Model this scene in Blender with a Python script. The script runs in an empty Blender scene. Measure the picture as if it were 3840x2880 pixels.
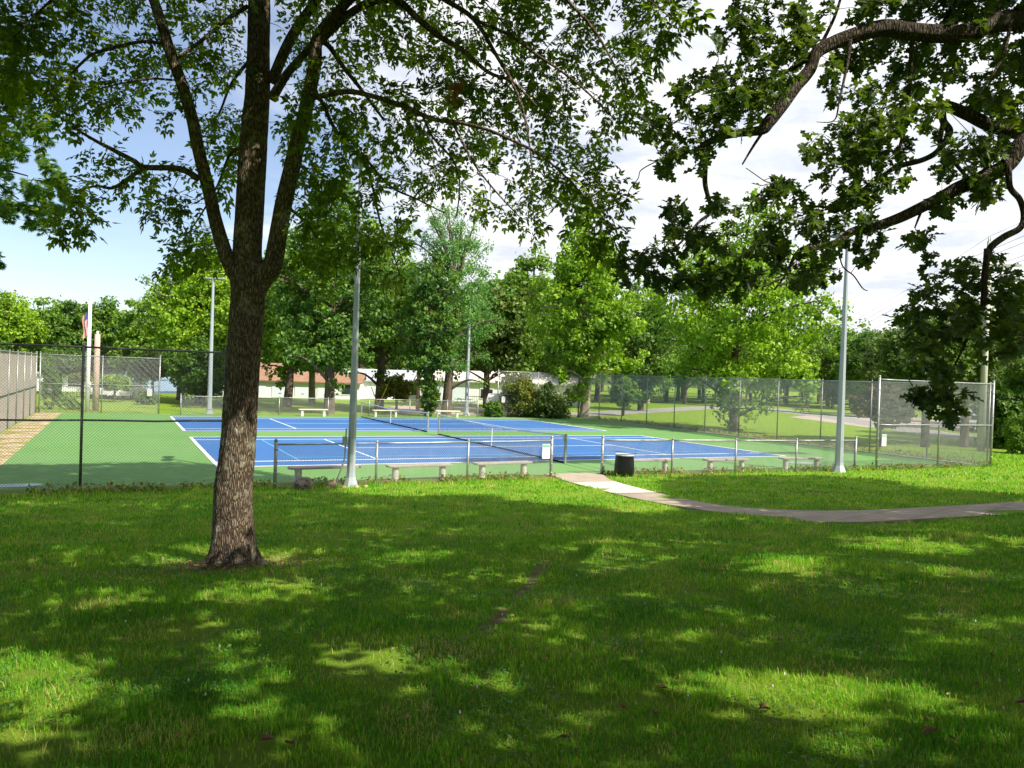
import bpy, math, random
import numpy as np
from mathutils import Vector, Matrix, noise as mnoise
R_=math.radians
random.seed(7); rng=np.random.default_rng(11)
S=bpy.context.scene
COL=S.collection

# ------------------------------------------------------------------ camera
FPX=2956.3; PIT=.0103454; YAW=.462298; ROLL=.0347123
CAM=np.array([-14.717,-25.866,3.1616])
cp,sp=math.cos(PIT),math.sin(PIT); cy,sy=math.cos(YAW),math.sin(YAW)
F0=np.array([sy*cp,cy*cp,-sp]); R0=np.array([cy,-sy,0.]); U0=np.cross(R0,F0)
RR=R0*math.cos(ROLL)+U0*math.sin(ROLL); UU=-R0*math.sin(ROLL)+U0*math.cos(ROLL)
cam=bpy.data.cameras.new('camera'); co=bpy.data.objects.new('camera',cam); COL.objects.link(co)
m=Matrix(((RR[0],UU[0],-F0[0],CAM[0]),(RR[1],UU[1],-F0[1],CAM[1]),(RR[2],UU[2],-F0[2],CAM[2]),(0,0,0,1)))
co.matrix_world=m
cam.sensor_width=36; cam.lens=36*FPX/3840; cam.clip_start=.05; cam.clip_end=6000
S.camera=co
# ------------------------------------------------------------------ light
SUN_EL=R_(45); sxy=np.array([.47,-.883]); sxy/=np.linalg.norm(sxy)
SV=np.array([sxy[0]*math.cos(SUN_EL),sxy[1]*math.cos(SUN_EL),math.sin(SUN_EL)])   # towards the sun
sl=bpy.data.lights.new('sun','SUN'); sl.energy=5.0; sl.angle=R_(.5); sl.color=(1,.93,.80)
so=bpy.data.objects.new('sun',sl); COL.objects.link(so)
so.rotation_euler=Vector(-SV).to_track_quat('-Z','Y').to_euler()
W=bpy.data.worlds.new('World'); S.world=W; W.use_nodes=True
nt=W.node_tree; nt.nodes.clear()
def N(nt,t,**k):
    n=nt.nodes.new(t)
    for a,b in k.items():
        if a=='inp':
            for i,v in b.items(): n.inputs[i].default_value=v
        else: setattr(n,a,b)
    return n
sky=N(nt,'ShaderNodeTexSky',sky_type='NISHITA',sun_disc=False,sun_elevation=SUN_EL,sun_rotation=math.atan2(sxy[0],sxy[1]),air_density=1.0,dust_density=.6,ozone_density=1.6)
tc=N(nt,'ShaderNodeTexCoord'); L=nt.links.new
sep=N(nt,'ShaderNodeSeparateXYZ'); L(tc.outputs['Generated'],sep.inputs[0])
# cloud layer: direction projected on a plane above
addz=N(nt,'ShaderNodeMath',operation='ADD',inp={1:.12}); L(sep.outputs[2],addz.inputs[0])
dx=N(nt,'ShaderNodeMath',operation='DIVIDE'); L(sep.outputs[0],dx.inputs[0]); L(addz.outputs[0],dx.inputs[1])
dy=N(nt,'ShaderNodeMath',operation='DIVIDE'); L(sep.outputs[1],dy.inputs[0]); L(addz.outputs[0],dy.inputs[1])
cmb=N(nt,'ShaderNodeCombineXYZ'); L(dx.outputs[0],cmb.inputs[0]); L(dy.outputs[0],cmb.inputs[1])
n1=N(nt,'ShaderNodeTexNoise',inp={'Scale':.8,'Detail':7.,'Roughness':.6,'Distortion':.4}); L(cmb.outputs[0],n1.inputs['Vector'])
n2=N(nt,'ShaderNodeTexNoise',inp={'Scale':2.6,'Detail':5.,'Roughness':.6}); L(cmb.outputs[0],n2.inputs['Vector'])
# more cloud towards the east of the court (right of the view)
dot=N(nt,'ShaderNodeVectorMath',operation='DOT_PRODUCT'); L(tc.outputs['Generated'],dot.inputs[0]); dot.inputs[1].default_value=tuple(RR)
bias=N(nt,'ShaderNodeMapRange',inp={1:-.42,2:-.02,3:-.17,4:.20}); L(dot.outputs['Value'],bias.inputs[0])
s1=N(nt,'ShaderNodeMath',operation='ADD'); L(n1.outputs[0],s1.inputs[0]); L(bias.outputs[0],s1.inputs[1])
rmp=N(nt,'ShaderNodeMapRange',interpolation_type='SMOOTHSTEP',inp={1:.41,2:.62,3:.08,4:.95}); L(s1.outputs[0],rmp.inputs[0])
ccol=N(nt,'ShaderNodeMix',data_type='RGBA'); ccol.inputs[6].default_value=(10.0,10.6,11.9,1); ccol.inputs[7].default_value=(14,14,14.2,1)
rm2=N(nt,'ShaderNodeMapRange',inp={1:.36,2:.58,3:0.,4:1.}); L(n2.outputs[0],rm2.inputs[0]); L(rm2.outputs[0],ccol.inputs[0])
mx=N(nt,'ShaderNodeMix',data_type='RGBA'); L(rmp.outputs[0],mx.inputs[0])
sk2=N(nt,'ShaderNodeMix',data_type='RGBA',blend_type='MULTIPLY'); sk2.inputs[0].default_value=1; sk2.inputs[7].default_value=(1.95,1.9,1.95,1)
L(sky.outputs[0],sk2.inputs[6]); L(sk2.outputs[2],mx.inputs[6]); L(ccol.outputs[2],mx.inputs[7])
bg=N(nt,'ShaderNodeBackground',inp={1:.056}); L(mx.outputs[2],bg.inputs[0])
wo=N(nt,'ShaderNodeOutputWorld'); L(bg.outputs[0],wo.inputs[0])
S.view_settings.view_transform='Standard'; S.view_settings.look='None'; S.view_settings.exposure=.62; S.view_settings.gamma=1
try:
    S.cycles.max_bounces=6; S.cycles.transparent_max_bounces=8; S.cycles.caustics_reflective=False; S.cycles.caustics_refractive=False
except Exception: pass

# ------------------------------------------------------------------ helpers
def ray(X,Y):      # (X,Y) in a 2212x1659 reading of the photograph -> direction of unit depth
    u,v=X*3840/2212,Y*3840/2212
    return F0+RR*((u-1920)/FPX)+UU*((1440-v)/FPX)
def at(X,Y,t): return CAM+ray(X,Y)*t
def rays(P):
    P=np.asarray(P,float)*3840/2212
    return F0+RR*((P[:,0:1]-1920)/FPX)+UU*((1440-P[:,1:2])/FPX)
def toimg(P):
    d=np.asarray(P)-CAM; z=d@F0; z=np.where(abs(z)<1e-6,1e-6,z)
    return (1920+FPX*(d@RR)/z)*2212/3840,(1440-FPX*(d@UU)/z)*2212/3840,z
def gz(x,y):
    s=-5.3-np.asarray(y,float)
    s=np.minimum(s,32)
    z=.075*.5*(s+np.sqrt(s*s+1.2))-.0
    x=np.asarray(x,float)
    # low bank beyond the far road on the left runs down to the lake
    f=np.clip((np.asarray(y,float)-66)/8,0,1)*np.clip((26-x)/10,0,1)
    return z-1.6*f
def gpt(X,Y):
    d=ray(X,Y); lo,hi=.5,300
    for i in range(50):
        mid=(lo+hi)/2; p=CAM+d*mid
        if p[2]>gz(p[0],p[1]): lo=mid
        else: hi=mid
    return CAM+d*lo
def inpoly(x,y,poly):
    x=np.asarray(x); y=np.asarray(y); c=np.zeros(x.shape,bool); n=len(poly); j=n-1
    for i in range(n):
        xi,yi=poly[i]; xj,yj=poly[j]
        k=((yi>y)!=(yj>y))&(x<(xj-xi)*(y-yi)/((yj-yi) or 1e-9)+xi)
        c^=k; j=i
    return c
class Geo:
    def __init__(s): s.v=[];s.l=[];s.c=[];s.r=[];s.n=0;s.sm=[]
    def add(s,v,faces,rnd=0.,smooth=False):
        v=np.asarray(v,float); s.v.append(v)
        for f in faces:
            s.l.append(np.array(f,np.int64)+s.n); s.c.append(len(f))
        k=len(faces); s.r.append(np.full(k,rnd)); s.sm.append(np.full(k,smooth)); s.n+=len(v); return s
    def addnp(s,v,loops,counts,r,smooth=False):
        s.v.append(v); s.l.append(loops+s.n); s.c.extend([counts]) if np.isscalar(counts) else s.c.append(counts)
        s.r.append(r); s.sm.append(np.full(len(r),smooth)); s.n+=len(v); return s
    def build(s,name,mat,parent=None,loc=None):
        me=bpy.data.meshes.new(name)
        if s.n==0: s.add([(0,0,0),(0,0,.001),(.001,0,0)],[(0,1,2)])
        v=np.concatenate(s.v); l=np.concatenate([np.ravel(a) for a in s.l]); c=np.concatenate([np.atleast_1d(a) for a in s.c]).astype(np.int32)
        r=np.concatenate(s.r); sm=np.concatenate(s.sm)
        if loc is not None: v=v-np.asarray(loc)
        me.vertices.add(len(v)); me.vertices.foreach_set('co',v.astype(np.float32).ravel())
        me.loops.add(len(l)); me.loops.foreach_set('vertex_index',l.astype(np.int32))
        me.polygons.add(len(c)); st=np.concatenate([[0],np.cumsum(c)[:-1]]).astype(np.int32)
        me.polygons.foreach_set('loop_start',st)
        me.polygons.foreach_set('use_smooth',sm)
        me.update(calc_edges=True)
        a=me.attributes.new('rnd','FLOAT','FACE'); a.data.foreach_set('value',r.astype(np.float32))
        me.materials.append(mat)
        o=bpy.data.objects.new(name,me); COL.objects.link(o)
        if loc is not None and parent is None: o.location=loc
        if parent is not None: o.parent=parent
        return o
    def box(s,c,d,rz=0,rnd=0,bev=0.,R=None):
        c=np.asarray(c,float); x,y,z=[a/2 for a in d]
        if bev<=0:
            v=np.array([(i*x,j*y,k*z) for k in(-1,1) for j in(-1,1) for i in(-1,1)])
            f=[(0,2,3,1),(4,5,7,6),(0,1,5,4),(2,6,7,3),(0,4,6,2),(1,3,7,5)]
        else:
            b=min(bev,x*.9,y*.9,z*.9)
            ring=lambda X,Y,Z:[(-X+b,-Y,Z),(X-b,-Y,Z),(X,-Y+b,Z),(X,Y-b,Z),(X-b,Y,Z),(-X+b,Y,Z),(-X,Y-b,Z),(-X,-Y+b,Z)]
            v=ring(x-b*.6,y-b*.6,-z)+ring(x,y,-z+b)+ring(x,y,z-b)+ring(x-b*.6,y-b*.6,z); v=np.array(v)
            f=[tuple(range(7,-1,-1)),tuple(range(24,32))]
            for k in range(3):
                for i in range(8): f.append((k*8+i,k*8+(i+1)%8,k*8+8+(i+1)%8,k*8+8+i))
        if R is not None: v=v@np.asarray(R).T
        elif rz:
            a=np.array([[math.cos(rz),-math.sin(rz),0],[math.sin(rz),math.cos(rz),0],[0,0,1]]); v=v@a.T
        return s.add(v+c,f,rnd)
    def tube(s,P,rad,n=8,cap=True,smooth=True,rnd=0.,disp=None,rot=0.):
        P=np.asarray(P,float); k=len(P)
        rad=np.full(k,rad,float) if np.isscalar(rad) else np.asarray(rad,float)
        T=np.gradient(P,axis=0); T/=np.linalg.norm(T,axis=1)[:,None]+1e-12
        a=np.array([0,0,1.]) if abs(T[0][2])<.9 else np.array([1.,0,0])
        u=np.cross(T[0],a); u/=np.linalg.norm(u); Us=[]
        for i in range(k):
            u=u-T[i]*(u@T[i]); u/=np.linalg.norm(u)+1e-12; Us.append(u)
        Us=np.array(Us); Vs=np.cross(T,Us)
        th=np.arange(n)*2*math.pi/n+rot
        rr=rad[:,None]*np.ones((k,n))
        if disp is not None: rr=rr+disp(P,th,rad)
        v=P[:,None,:]+rr[...,None]*(np.cos(th)[None,:,None]*Us[:,None,:]+np.sin(th)[None,:,None]*Vs[:,None,:])
        v=v.reshape(-1,3)
        i=np.arange(k-1)[:,None]*n; j=np.arange(n)[None,:]; j2=(j+1)%n
        q=np.stack([i+j,i+j2,i+n+j2,i+n+j],-1).reshape(-1,4)
        s.addnp(v,q.ravel(),np.full(len(q),4),np.full(len(q),float(rnd)),smooth)
        if cap:
            s.l.append(np.arange(n)[::-1]+s.n-len(v)); s.c.append(n); s.l.append(np.arange(n)+s.n-n); s.c.append(n)
            s.r.append(np.zeros(2)+rnd); s.sm.append(np.zeros(2,bool))
        return s
    def sheet(s,pts,z,thick=0):
        pts=[(p[0],p[1],z if np.isscalar(z) else z(p[0],p[1])) for p in pts]
        return s.add(pts,[tuple(range(len(pts)))])
    def place(s,tmpl,P,X,Nn,sc,rnd):
        tv,tf=tmpl; P=np.asarray(P)
        X=X/(np.linalg.norm(X,axis=1)[:,None]+1e-9)
        Z=Nn-X*(Nn*X).sum(1)[:,None]; Z/=np.linalg.norm(Z,axis=1)[:,None]+1e-9
        Y=np.cross(Z,X); sc=np.asarray(sc)
        if sc.ndim==1: sc=sc[:,None]
        T=tv[None]*sc[:,None,:] if sc.shape[1]==3 else tv[None]*sc[:,None,:]
        v=P[:,None,:]+T[...,0:1]*X[:,None]+T[...,1:2]*Y[:,None]+T[...,2:3]*Z[:,None]
        m,k=len(P),len(tv); lp=np.concatenate([np.array(f) for f in tf]); ct=np.array([len(f) for f in tf])
        loops=(np.arange(m)[:,None]*k+lp[None]).ravel()
        s.addnp(v.reshape(-1,3),loops,np.tile(ct,m),np.repeat(np.asarray(rnd),len(tf)))
        return s
def tag(o,label=None,cat=None,group=None,kind=None):
    if label: o['label']=label
    if cat: o['category']=cat
    if group: o['group']=group
    if kind: o['kind']=kind
    return o
def thing(name,label,cat,loc=(0,0,0),rz=0,group=None):
    o=bpy.data.objects.new(name,None); COL.objects.link(o); o.location=loc; o.rotation_euler=(0,0,rz); o.empty_display_size=.1
    return tag(o,label,cat,group)
def dup(root,loc,rz=0,label=None,group=None,scale=None):
    r=root.copy(); COL.objects.link(r); r.location=loc; r.rotation_euler=(0,0,rz)
    if label: r['label']=label
    if group: r['group']=group
    if scale is not None: r.scale=scale
    for ch in list(root.children):
        c=ch.copy(); COL.objects.link(c); c.parent=r
        for g in list(ch.children):
            d=g.copy(); COL.objects.link(d); d.parent=c
    return r

# ------------------------------------------------------------------ materials
def mat(name,col,rough=.8,metal=0.,spec=.3):
    M=bpy.data.materials.new(name); M.use_nodes=True; b=M.node_tree.nodes['Principled BSDF']
    b.inputs['Base Color'].default_value=(*col,1); b.inputs['Roughness'].default_value=rough; b.inputs['Metallic'].default_value=metal
    b.inputs['Specular IOR Level'].default_value=spec
    return M
def nmat(name,c1,c2,scale=5.,rough=.8,detail=5.,metal=0.,bump=0.,bscale=None,vec=(1,1,1),lo=.35,hi=.65,c3=None,s3=.5,m3=(.5,.6),spec=.3,bdist=.02):
    M=mat(name,c1,rough,metal,spec); t=M.node_tree; b=t.nodes['Principled BSDF']; l=t.links.new
    tc=N(t,'ShaderNodeTexCoord'); mp=N(t,'ShaderNodeMapping'); mp.inputs['Scale'].default_value=vec; l(tc.outputs['Object'],mp.inputs[0])
    n=N(t,'ShaderNodeTexNoise',inp={'Scale':scale,'Detail':detail,'Roughness':.6}); l(mp.outputs[0],n.inputs['Vector'])
    r=N(t,'ShaderNodeMapRange',inp={1:lo,2:hi}); l(n.outputs[0],r.inputs[0])
    x=N(t,'ShaderNodeMix',data_type='RGBA'); x.inputs[6].default_value=(*c1,1); x.inputs[7].default_value=(*c2,1); l(r.outputs[0],x.inputs[0])
    out=x.outputs[2]
    if c3:
        n3=N(t,'ShaderNodeTexNoise',inp={'Scale':s3,'Detail':6.,'Roughness':.65}); l(mp.outputs[0],n3.inputs['Vector'])
        r3=N(t,'ShaderNodeMapRange',inp={1:m3[0],2:m3[1]}); l(n3.outputs[0],r3.inputs[0])
        y=N(t,'ShaderNodeMix',data_type='RGBA'); y.inputs[7].default_value=(*c3,1); l(out,y.inputs[6]); l(r3.outputs[0],y.inputs[0]); out=y.outputs[2]
    l(out,b.inputs['Base Color'])
    if bump:
        nb=N(t,'ShaderNodeTexNoise',inp={'Scale':bscale or scale*4,'Detail':6.,'Roughness':.65}); l(mp.outputs[0],nb.inputs['Vector'])
        bp=N(t,'ShaderNodeBump',inp={'Strength':bump,'Distance':bdist}); l(nb.outputs[0],bp.inputs['Height']); l(bp.outputs[0],b.inputs['Normal'])
    return M
def leafmat(name,cols,trans=.45,tcol=None,rough=.5,nscale=.6,gloss=.35):
    M=bpy.data.materials.new(name); M.use_nodes=True; t=M.node_tree; t.nodes.clear(); l=t.links.new
    at_=N(t,'ShaderNodeAttribute',attribute_name='rnd')
    g=N(t,'ShaderNodeNewGeometry'); n=N(t,'ShaderNodeTexNoise',inp={'Scale':nscale,'Detail':2.}); l(g.outputs['Position'],n.inputs['Vector'])
    ad=N(t,'ShaderNodeMath',operation='MULTIPLY_ADD',inp={1:.9,2:-.45}); l(n.outputs[0],ad.inputs[0])
    a2=N(t,'ShaderNodeMath',operation='ADD'); l(at_.outputs['Fac'],a2.inputs[0]); l(ad.outputs[0],a2.inputs[1])
    cr=N(t,'ShaderNodeValToRGB'); e=cr.color_ramp.elements
    e[0].position=.0; e[0].color=(*cols[0],1); e[1].position=1.; e[1].color=(*cols[-1],1)
    for i,c in enumerate(cols[1:-1]): q=e.new((i+1)/(len(cols)-1)); q.color=(*c,1)
    l(a2.outputs[0],cr.inputs[0])
    b=N(t,'ShaderNodeBsdfPrincipled',inp={'Roughness':rough}); b.inputs['Specular IOR Level'].default_value=gloss; l(cr.outputs[0],b.inputs['Base Color'])
    tr=N(t,'ShaderNodeBsdfTranslucent'); mm=N(t,'ShaderNodeMix',data_type='RGBA',blend_type='MULTIPLY'); mm.inputs[0].default_value=1
    mm.inputs[7].default_value=(*(tcol or (1.9,2.1,.7)),1); l(cr.outputs[0],mm.inputs[6]); l(mm.outputs[2],tr.inputs[0])
    ms=N(t,'ShaderNodeMixShader',inp={0:trans}); l(b.outputs[0],ms.inputs[1]); l(tr.outputs[0],ms.inputs[2])
    o=N(t,'ShaderNodeOutputMaterial'); l(ms.outputs[0],o.inputs[0])
    return M
M_ash=leafmat('ash leaf',[(.04,.075,.010),(.075,.14,.014),(.14,.23,.02),(.28,.38,.03)],.6,(2.4,2.2,.5))
M_oak=leafmat('oak leaf',[(.035,.07,.018),(.06,.105,.022),(.10,.16,.03),(.30,.33,.10)],.36,(2.1,2.1,.6),rough=.4)
M_willow=leafmat('willow oak leaf',[(.05,.11,.012),(.10,.20,.02),(.17,.28,.03)],.4)
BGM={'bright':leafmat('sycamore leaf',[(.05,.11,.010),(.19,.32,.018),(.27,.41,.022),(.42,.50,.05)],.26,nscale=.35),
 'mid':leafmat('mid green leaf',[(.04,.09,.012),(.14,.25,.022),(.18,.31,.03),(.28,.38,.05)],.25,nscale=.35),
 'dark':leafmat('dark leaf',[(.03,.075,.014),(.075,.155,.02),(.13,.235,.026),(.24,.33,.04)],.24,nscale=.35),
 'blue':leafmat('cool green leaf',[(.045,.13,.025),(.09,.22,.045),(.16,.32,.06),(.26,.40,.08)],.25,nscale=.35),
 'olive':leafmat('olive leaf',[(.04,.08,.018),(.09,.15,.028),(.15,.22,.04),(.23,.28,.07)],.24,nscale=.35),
 'rust':leafmat('rust leaf',[(.06,.05,.025),(.11,.085,.03),(.14,.12,.04),(.11,.14,.04)],.25,nscale=.5),
 'gold':leafmat('yellow shrub leaf',[(.05,.09,.015),(.12,.15,.02),(.22,.22,.03),(.34,.30,.04)],.24,nscale=.7),
 'conifer':leafmat('cypress leaf',[(.05,.12,.01),(.10,.21,.015),(.16,.28,.02)],.2,nscale=1.)}
def barkmat(name,dark,lite,lichen,sc=1.,amt=.5):
    M=mat(name,dark,.95,0,.1); t=M.node_tree; b=t.nodes['Principled BSDF']; l=t.links.new
    tc=N(t,'ShaderNodeTexCoord'); mp=N(t,'ShaderNodeMapping'); mp.inputs['Scale'].default_value=(sc,sc,sc*.2); l(tc.outputs['Object'],mp.inputs[0])
    wn=N(t,'ShaderNodeTexNoise',inp={'Scale':9.,'Detail':3.}); l(mp.outputs[0],wn.inputs['Vector'])
    mxv=N(t,'ShaderNodeMix',data_type='VECTOR',inp={0:.06}); l(mp.outputs[0],mxv.inputs[4]); l(wn.outputs['Color'],mxv.inputs[5])
    vo=N(t,'ShaderNodeTexVoronoi',feature='DISTANCE_TO_EDGE',inp={'Scale':38.}); l(mxv.outputs[1],vo.inputs['Vector'])
    n=N(t,'ShaderNodeTexNoise',inp={'Scale':30.,'Detail':7.,'Roughness':.7}); l(mp.outputs[0],n.inputs['Vector'])
    r=N(t,'ShaderNodeMapRange',inp={1:.0,2:.28}); l(vo.outputs['Distance'],r.inputs[0])
    mu=N(t,'ShaderNodeMath',operation='MULTIPLY'); l(r.outputs[0],mu.inputs[0]); l(n.outputs[0],mu.inputs[1])
    mu2=N(t,'ShaderNodeMath',operation='MULTIPLY',inp={1:1.7}); l(mu.outputs[0],mu2.inputs[0])
    x=N(t,'ShaderNodeMix',data_type='RGBA'); x.inputs[6].default_value=(*dark,1); x.inputs[7].default_value=(*lite,1); l(mu2.outputs[0],x.inputs[0])
    n3=N(t,'ShaderNodeTexNoise',inp={'Scale':4.,'Detail':9.,'Roughness':.8}); l(tc.outputs['Object'],n3.inputs['Vector'])
    r3=N(t,'ShaderNodeMapRange',inp={1:.53,2:.62,3:0.,4:amt}); l(n3.outputs[0],r3.inputs[0])
    y=N(t,'ShaderNodeMix',data_type='RGBA'); y.inputs[7].default_value=(*lichen,1); l(x.outputs[2],y.inputs[6]); l(r3.outputs[0],y.inputs[0]); l(y.outputs[2],b.inputs['Base Color'])
    bp=N(t,'ShaderNodeBump',inp={'Strength':1.,'Distance':.02}); l(mu2.outputs[0],bp.inputs['Height']); l(bp.outputs[0],b.inputs['Normal'])
    return M
M_bark=barkmat('ash bark',(.04,.03,.022),(.33,.25,.175),(.46,.45,.33),1.35,.65)
M_obark=barkmat('oak bark',(.035,.028,.022),(.15,.12,.095),(.17,.19,.14),1.3,.5)
M_bgbark=nmat('far bark',(.07,.05,.035),(.17,.13,.10),6.,.95,vec=(1,1,.2))
M_sycbark=nmat('sycamore bark',(.25,.19,.13),(.55,.48,.38),2.,.9,vec=(1,1,.5))
M_galv=nmat('galvanised steel',(.30,.31,.31),(.42,.43,.42),8.,.45,metal=.55)
M_wire=nmat('fence wire',(.36,.37,.37),(.46,.47,.46),3.,.5,metal=.4)
M_wired=nmat('shade-darkened fence wire',(.13,.135,.135),(.20,.205,.20),3.,.6,metal=.3)  # darker wire colour, stands in for tree shade on the near left fence
M_wire2=nmat('dull fence wire',(.38,.39,.38),(.46,.47,.46),3.,.55,metal=.25)
M_galvd=nmat('shade-darkened steel',(.10,.10,.10),(.17,.17,.17),8.,.5,metal=.4)  # post and rail steel with the same shade painted into its colour
M_pole=nmat('painted pole',(.36,.40,.45),(.42,.46,.51),2.,.42,metal=.15,spec=.4,vec=(1,1,.3))
M_green=nmat('court green',(.125,.275,.075),(.145,.305,.088),.5,.85,c3=(.15,.29,.10),s3=.12,m3=(.45,.65))
M_blue=nmat('court blue',(.04,.135,.36),(.048,.15,.39),.6,.8,c3=(.055,.15,.35),s3=.2,m3=(.5,.7))
M_white=mat('line white',(.85,.85,.85),.8)
M_cyan=mat('line cyan',(.12,.46,.72),.8)
M_net=mat('net cord',(.015,.017,.02),.8)
M_tape=nmat('net tape',(.72,.73,.75),(.8,.8,.8),8.,.7)
M_conc=nmat('concrete',(.42,.38,.33),(.55,.50,.44),5.,.95,bump=.4,c3=(.32,.28,.24),s3=1.2,m3=(.5,.7))
M_concp=nmat('path concrete',(.38,.31,.24),(.45,.37,.29),3.,.95,bump=.3,bscale=60,c3=(.29,.24,.20),s3=.7,m3=(.48,.7))
M_concl=nmat('paler concrete',(.58,.54,.46),(.66,.61,.52),3.,.95,bump=.3,bscale=60)
M_leg=nmat('painted concrete',(.66,.64,.56),(.78,.76,.70),6.,.9,bump=.3)
M_wood=nmat('weathered pole wood',(.30,.22,.15),(.44,.34,.25),4.,.9,vec=(3,3,.3))
M_woodg=nmat('grey pole wood',(.42,.40,.37),(.56,.54,.50),4.,.9,vec=(3,3,.3))
M_asph=nmat('asphalt',(.30,.28,.27),(.38,.36,.34),1.,.95)
M_lot=nmat('gravel lot',(.44,.36,.31),(.52,.43,.37),.8,.95)

# ------------------------------------------------------------------ ground
def lawnmat():
    M=mat('lawn',(.05,.12,.01),.95,0,.1); t=M.node_tree; b=t.nodes['Principled BSDF']; l=t.links.new
    tc=N(t,'ShaderNodeTexCoord'); P=tc.outputs['Object']
    def noise(s,d=5.,r=.6): 
        n=N(t,'ShaderNodeTexNoise',inp={'Scale':s,'Detail':d,'Roughness':r}); l(P,n.inputs['Vector']); return n.outputs[0]
    def mr(x,a,bb,c=0.,d=1.): 
        n=N(t,'ShaderNodeMapRange',inp={1:a,2:bb,3:c,4:d}); l(x,n.inputs[0]); return n.outputs[0]
    def mix(f,a,bb):
        n=N(t,'ShaderNodeMix',data_type='RGBA')
        for i,v in((0,f),(6,a),(7,bb)):
            if isinstance(v,tuple): n.inputs[i].default_value=(*v,1)
            elif isinstance(v,float): n.inputs[i].default_value=v
            else: l(v,n.inputs[i])
        return n.outputs[2]
    def mth(op,a,bb=0.):
        n=N(t,'ShaderNodeMath',operation=op)
        for i,v in((0,a),(1,bb)):
            if isinstance(v,float): n.inputs[i].default_value=v
            else: l(v,n.inputs[i])
        return n.outputs[0]
    c=mix(mr(noise(1.3,6.),.35,.65),(.19,.34,.024),(.28,.40,.036))
    c=mix(mr(noise(9.,6.,.7),.3,.7),c,mix(.5,c,(.10,.22,.016)))
    c=mix(mr(noise(.33,5.,.7),.52,.70,0.,.45),c,(.25,.26,.05))
    c=mix(mr(noise(45.,4.,.7),.4,.75,0.,.5),c,(.21,.24,.05))
    dirt=mix(mr(noise(7.,6.,.75),.35,.65),(.16,.11,.06),(.33,.25,.16))
    c=mix(mr(noise(1.05,8.,.8),.62,.70,0.,.75),c,dirt)
    sx=N(t,'ShaderNodeSeparateXYZ'); l(P,sx.inputs[0]); X,Y=sx.outputs[0],sx.outputs[1]
    # worn earth along the near fence line and the sandy verge by the left fence
    wob=mth('MULTIPLY',mth('SUBTRACT',noise(1.8,5.,.7),.5),1.6)
    d1=mth('ABSOLUTE',mth('ADD',mth('ADD',Y,4.35),wob)); f1=mth('MULTIPLY',mr(d1,.35,.62,1.,0.),mr(mth('ABSOLUTE',X),18.5,19.,1.,0.))
    leafy=mix(mr(noise(14.,3.,.7),.45,.55),dirt,(.20,.22,.03))
    c=mix(mth('MULTIPLY',f1,.9),c,leafy)
    d2=mth('ABSOLUTE',mth('ADD',mth('ADD',X,18.3),mth('MULTIPLY',wob,.4))); f2=mth('MULTIPLY',mr(d2,.55,1.,1.,0.),mr(mth('ABSOLUTE',mth('SUBTRACT',Y,12.)),16.3,17.,1.,0.))
    sand=mix(mr(noise(1.1,6.,.75),.46,.56),mix(mr(noise(6.,5.),.45,.6),(.48,.34,.22),(.66,.58,.46)),mix(mr(noise(9.),.4,.6),(.17,.20,.04),(.42,.34,.12)))
    c=mix(f2,c,sand)
    # bare crescent round the big trunk
    dd=N(t,'ShaderNodeVectorMath',operation='DISTANCE'); l(P,dd.inputs[0]); dd.inputs[1].default_value=(-13.35,-16.15,.82)
    c=mix(mth('MULTIPLY',mr(mth('ADD',dd.outputs['Value'],wob),.45,.95,1.,0.),.8),c,dirt)
    # narrow bare line in the near lawn
    a,bq=gpt(1180,1215),gpt(1035,1385)
    dv=(bq-a)[:2]; Ln=float(np.linalg.norm(dv)); dv/=Ln; nv=(-dv[1],dv[0])
    al=mth('ADD',mth('MULTIPLY',X,float(dv[0])),mth('ADD',mth('MULTIPLY',Y,float(dv[1])),float(-(a[:2]@dv))))
    ac=mth('ADD',mth('MULTIPLY',X,float(nv[0])),mth('ADD',mth('MULTIPLY',Y,float(nv[1])),float(-(a[0]*nv[0]+a[1]*nv[1]))))
    fl=mth('MULTIPLY',mr(mth('ABSOLUTE',mth('ADD',ac,mth('MULTIPLY',wob,.45))),.01,.14,1.,0.),mth('MULTIPLY',mr(al,-.2,.1,0.,1.),mr(al,Ln,Ln+.4,1.,0.)))
    c=mix(mth('MULTIPLY',fl,.9),c,dirt)
    l(c,b.inputs['Base Color'])
    bp=N(t,'ShaderNodeBump',inp={'Strength':.8,'Distance':.04}); l(noise(40.,6.,.75),bp.inputs['Height']); l(bp.outputs[0],b.inputs['Normal'])
    return M
M_lawn=lawnmat()
CX0,CX1,CY0,CY1=-17.75,18.15,-3.75,28.0     # edge of the green paving
def lawn_z(x,y):
    z=gz(x,y)+.012
    ins=np.minimum(np.minimum(x-CX0,CX1-x),np.minimum(y-CY0,CY1-y))
    z=np.where(ins>0,-.004-.25*np.clip(ins/.5,0,1),z)
    und=.02*np.sin(x*1.3+y*.7)+.02*np.sin(x*.5-y*1.9)+.012*np.sin(x*3.1+y*2.3)
    near=np.clip((-6-y)/3,0,1)
    return z+und*near
def ax(lo,hi,st,far): 
    c=np.arange(lo,hi+1e-6,st); o=np.geomspace(st*1.6,far,26)
    return np.concatenate([lo-o[::-1],c,hi+o])
xs=np.unique(np.concatenate([ax(-30,42,.5,2500),[CX0,CX0+.001,CX1-.001,CX1]])); ys=np.unique(np.concatenate([ax(-32,82,.5,2500),[CY0,CY0+.001,CY1-.001,CY1]]))
Xg,Yg=np.meshgrid(xs,ys); Zg=lawn_z(Xg,Yg); nx,ny=len(xs),len(ys)
i,j=np.meshgrid(np.arange(nx-1),np.arange(ny-1)); q=np.stack([j*nx+i,j*nx+i+1,(j+1)*nx+i+1,(j+1)*nx+i],-1).reshape(-1,4)
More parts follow.
